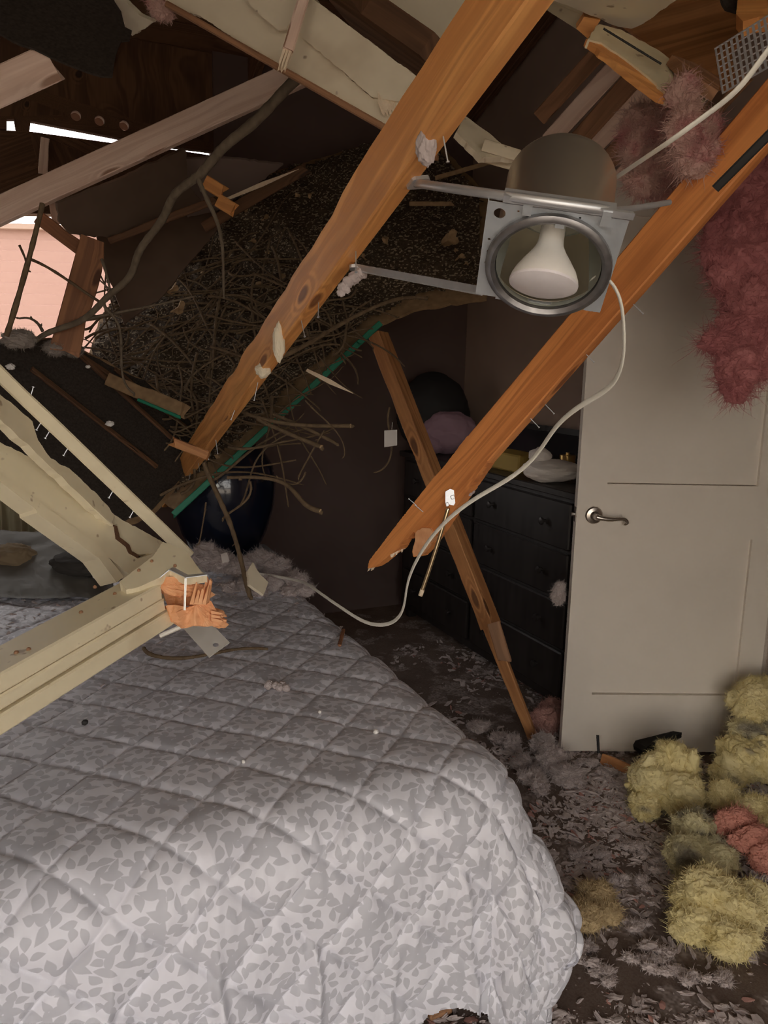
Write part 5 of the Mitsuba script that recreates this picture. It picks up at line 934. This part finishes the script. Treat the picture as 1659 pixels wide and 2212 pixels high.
V, pp, qq = QTREE; r6 = np.random.default_rng(6); W = V.reshape(-1, 3) @ ROOM[:3, :3].T; sel = np.where((qq.ravel() > BS0 + .75) & (pp.ravel() > -.2) & (pp.ravel() < BT1 + .02))[0]; sel = sel[r6.random(len(sel)) < .007 * np.clip((qq.ravel()[sel] - BS0 - .6) / .8, 0, 1) ** 2]
solo('debris_crumbs', flakes(W[sel] + V3(0, 0, .002), .002 + .006 * r6.random(len(sel)) ** 3, 66), 'm_white_fluff', 'scattered white crumbs on the far part of the quilt', 'crumbs', kind='stuff')
N = 20000; fp = []
while len(fp) < N:
    t, s = r6.uniform(.75, 2.52), r6.uniform(-.6, 3.6); w = R(t, s, 0); q = proj(w)
    if (w - EYE) @ FW < .3 or not (850 < q[0] < 1760 and 1250 < q[1] < 2300): continue
    dn = meshkit.fbm(np.array([[t * 5, s * 5, 0]]), 3, 5)[0]; pxd = 1.0 if q[1] > 1560 else .25
    if t < 1.05 and s > 1.2: pxd *= .3
    if r6.random() < np.clip((dn - .40) * 4, .04, 1) * pxd: fp.append(w)
fp = np.array(fp); sz = .0014 + .012 * r6.random(N) ** 4; up_ = np.stack([0 * sz, 0 * sz, sz * .2], -1); fp = fp + up_
big = sz > .0045; pk_ = r6.random(N) > .88
solo('insulation_flakes', cat(flakes(fp[big & ~pk_], sz[big & ~pk_] * 1.25, 67), flakes(fp[~big & ~pk_], sz[~big & ~pk_] * 1.3, 69, sub=0)), 'm_white_fluff', 'white flakes of blown insulation strewn over the carpet', 'insulation flakes', kind='stuff')
solo('debris_flakes', flakes(fp[pk_], sz[pk_], 68, sub=0), 'm_pink_dim', 'pinkish brown debris flakes strewn over the carpet', 'debris flakes', kind='stuff')
TUF = ((1270, 1650, .035, 'beside the foot of the door'), (1310, 1670, .03, 'left of the orange brown wood chip'), (1345, 1700, .026, 'just in front of the orange brown wood chip'), (1420, 1870, .036, 'left of the grey stained yellow chunk'), (1370, 1830, .034, 'below the cleft yellow chunk'), (1300, 1850, .028, 'on bare carpet right of the quilt edge'), (1250, 1845, .03, 'touching the quilt edge at mid height'), (1430, 2060, .042, 'below and left of the nearest yellow chunk'), (1470, 2110, .036, 'near the bottom edge under the nearest yellow chunk'), (1390, 2090, .034, 'at the left of the pair below the nearest yellow chunk'), (1370, 2000, .03, 'between the ochre scrap and the nearest yellow chunk'), (1260, 2050, .036, 'beside the lower hanging quilt corner'), (1330, 1905, .03, 'above the ochre scrap'), (1610, 2060, .03, 'right of the foot of the nearest yellow chunk'), (1590, 1610, .036, 'against the door under the dirty wad'), (1530, 1610, .034, 'against the door bottom right of the black object'), (1500, 1650, .026, 'between the cleft chunk and the broad yellow chunk'), (1390, 1905, .026, 'left of the gap in the yellow heap'), (1310, 2110, .036, 'near the bottom edge right of the quilt corner'), (1560, 2120, .03, 'in the bottom right corner'))
for i, (x, y, r, lab) in enumerate(TUF):
    c = onz(x, y, r * .2); m = cat(*[blob(c + V3(*(r6.normal(0, r * .40, 2)), r * .04 * q), (r * .45 * r6.uniform(.6, 1.3), r * .36, r * .24), 400 + i * 7 + q, 3, 1.1, 1.8) for q in range(7)]); k = thing('insulation_tuft', 'loose whitish insulation tuft ' + lab, 'insulation', 'loose insulation tufts on the carpet'); part(k, 'wool', m, 'm_white_fluff', True); part(k, 'loose_fibres', wisps(m, 500, .014, 500 + i, .0008), 'm_white_fluff', kind='stuff')
c = onz(1420, 1612, .03); m = rbox(.20, .09, .05, .015); m.apply_transform(trimesh.transformations.rotation_matrix(.45, (0, 0, 1)) @ trimesh.transformations.rotation_matrix(-.3, (0, 1, 0))); m.apply_translation(c + V3(0, 0, .03)); solo('shoe_box_lid', m, 'm_black', 'flat black object on the floor against the bottom of the door', 'box')
c = onz(1340, 1650, .01); g = bar(onz(1300, 1640, .012), onz(1390, 1672, .012), .05, .02, seed=8, n=8, wane=.4, jag=.03); solo('wood_chip', g[0], 'm_orange_dark', 'orange brown wood chip on the floor left of the yellow heap', 'wood chip', uv=g[1])
g = bar(P(1291, 1588, 2.93), P(1293, 1625, 2.93), .010, .006, seed=9, jag=.01); solo('black_sliver', g[0], 'm_black', 'small black sliver standing at the bottom of the door', 'sliver')
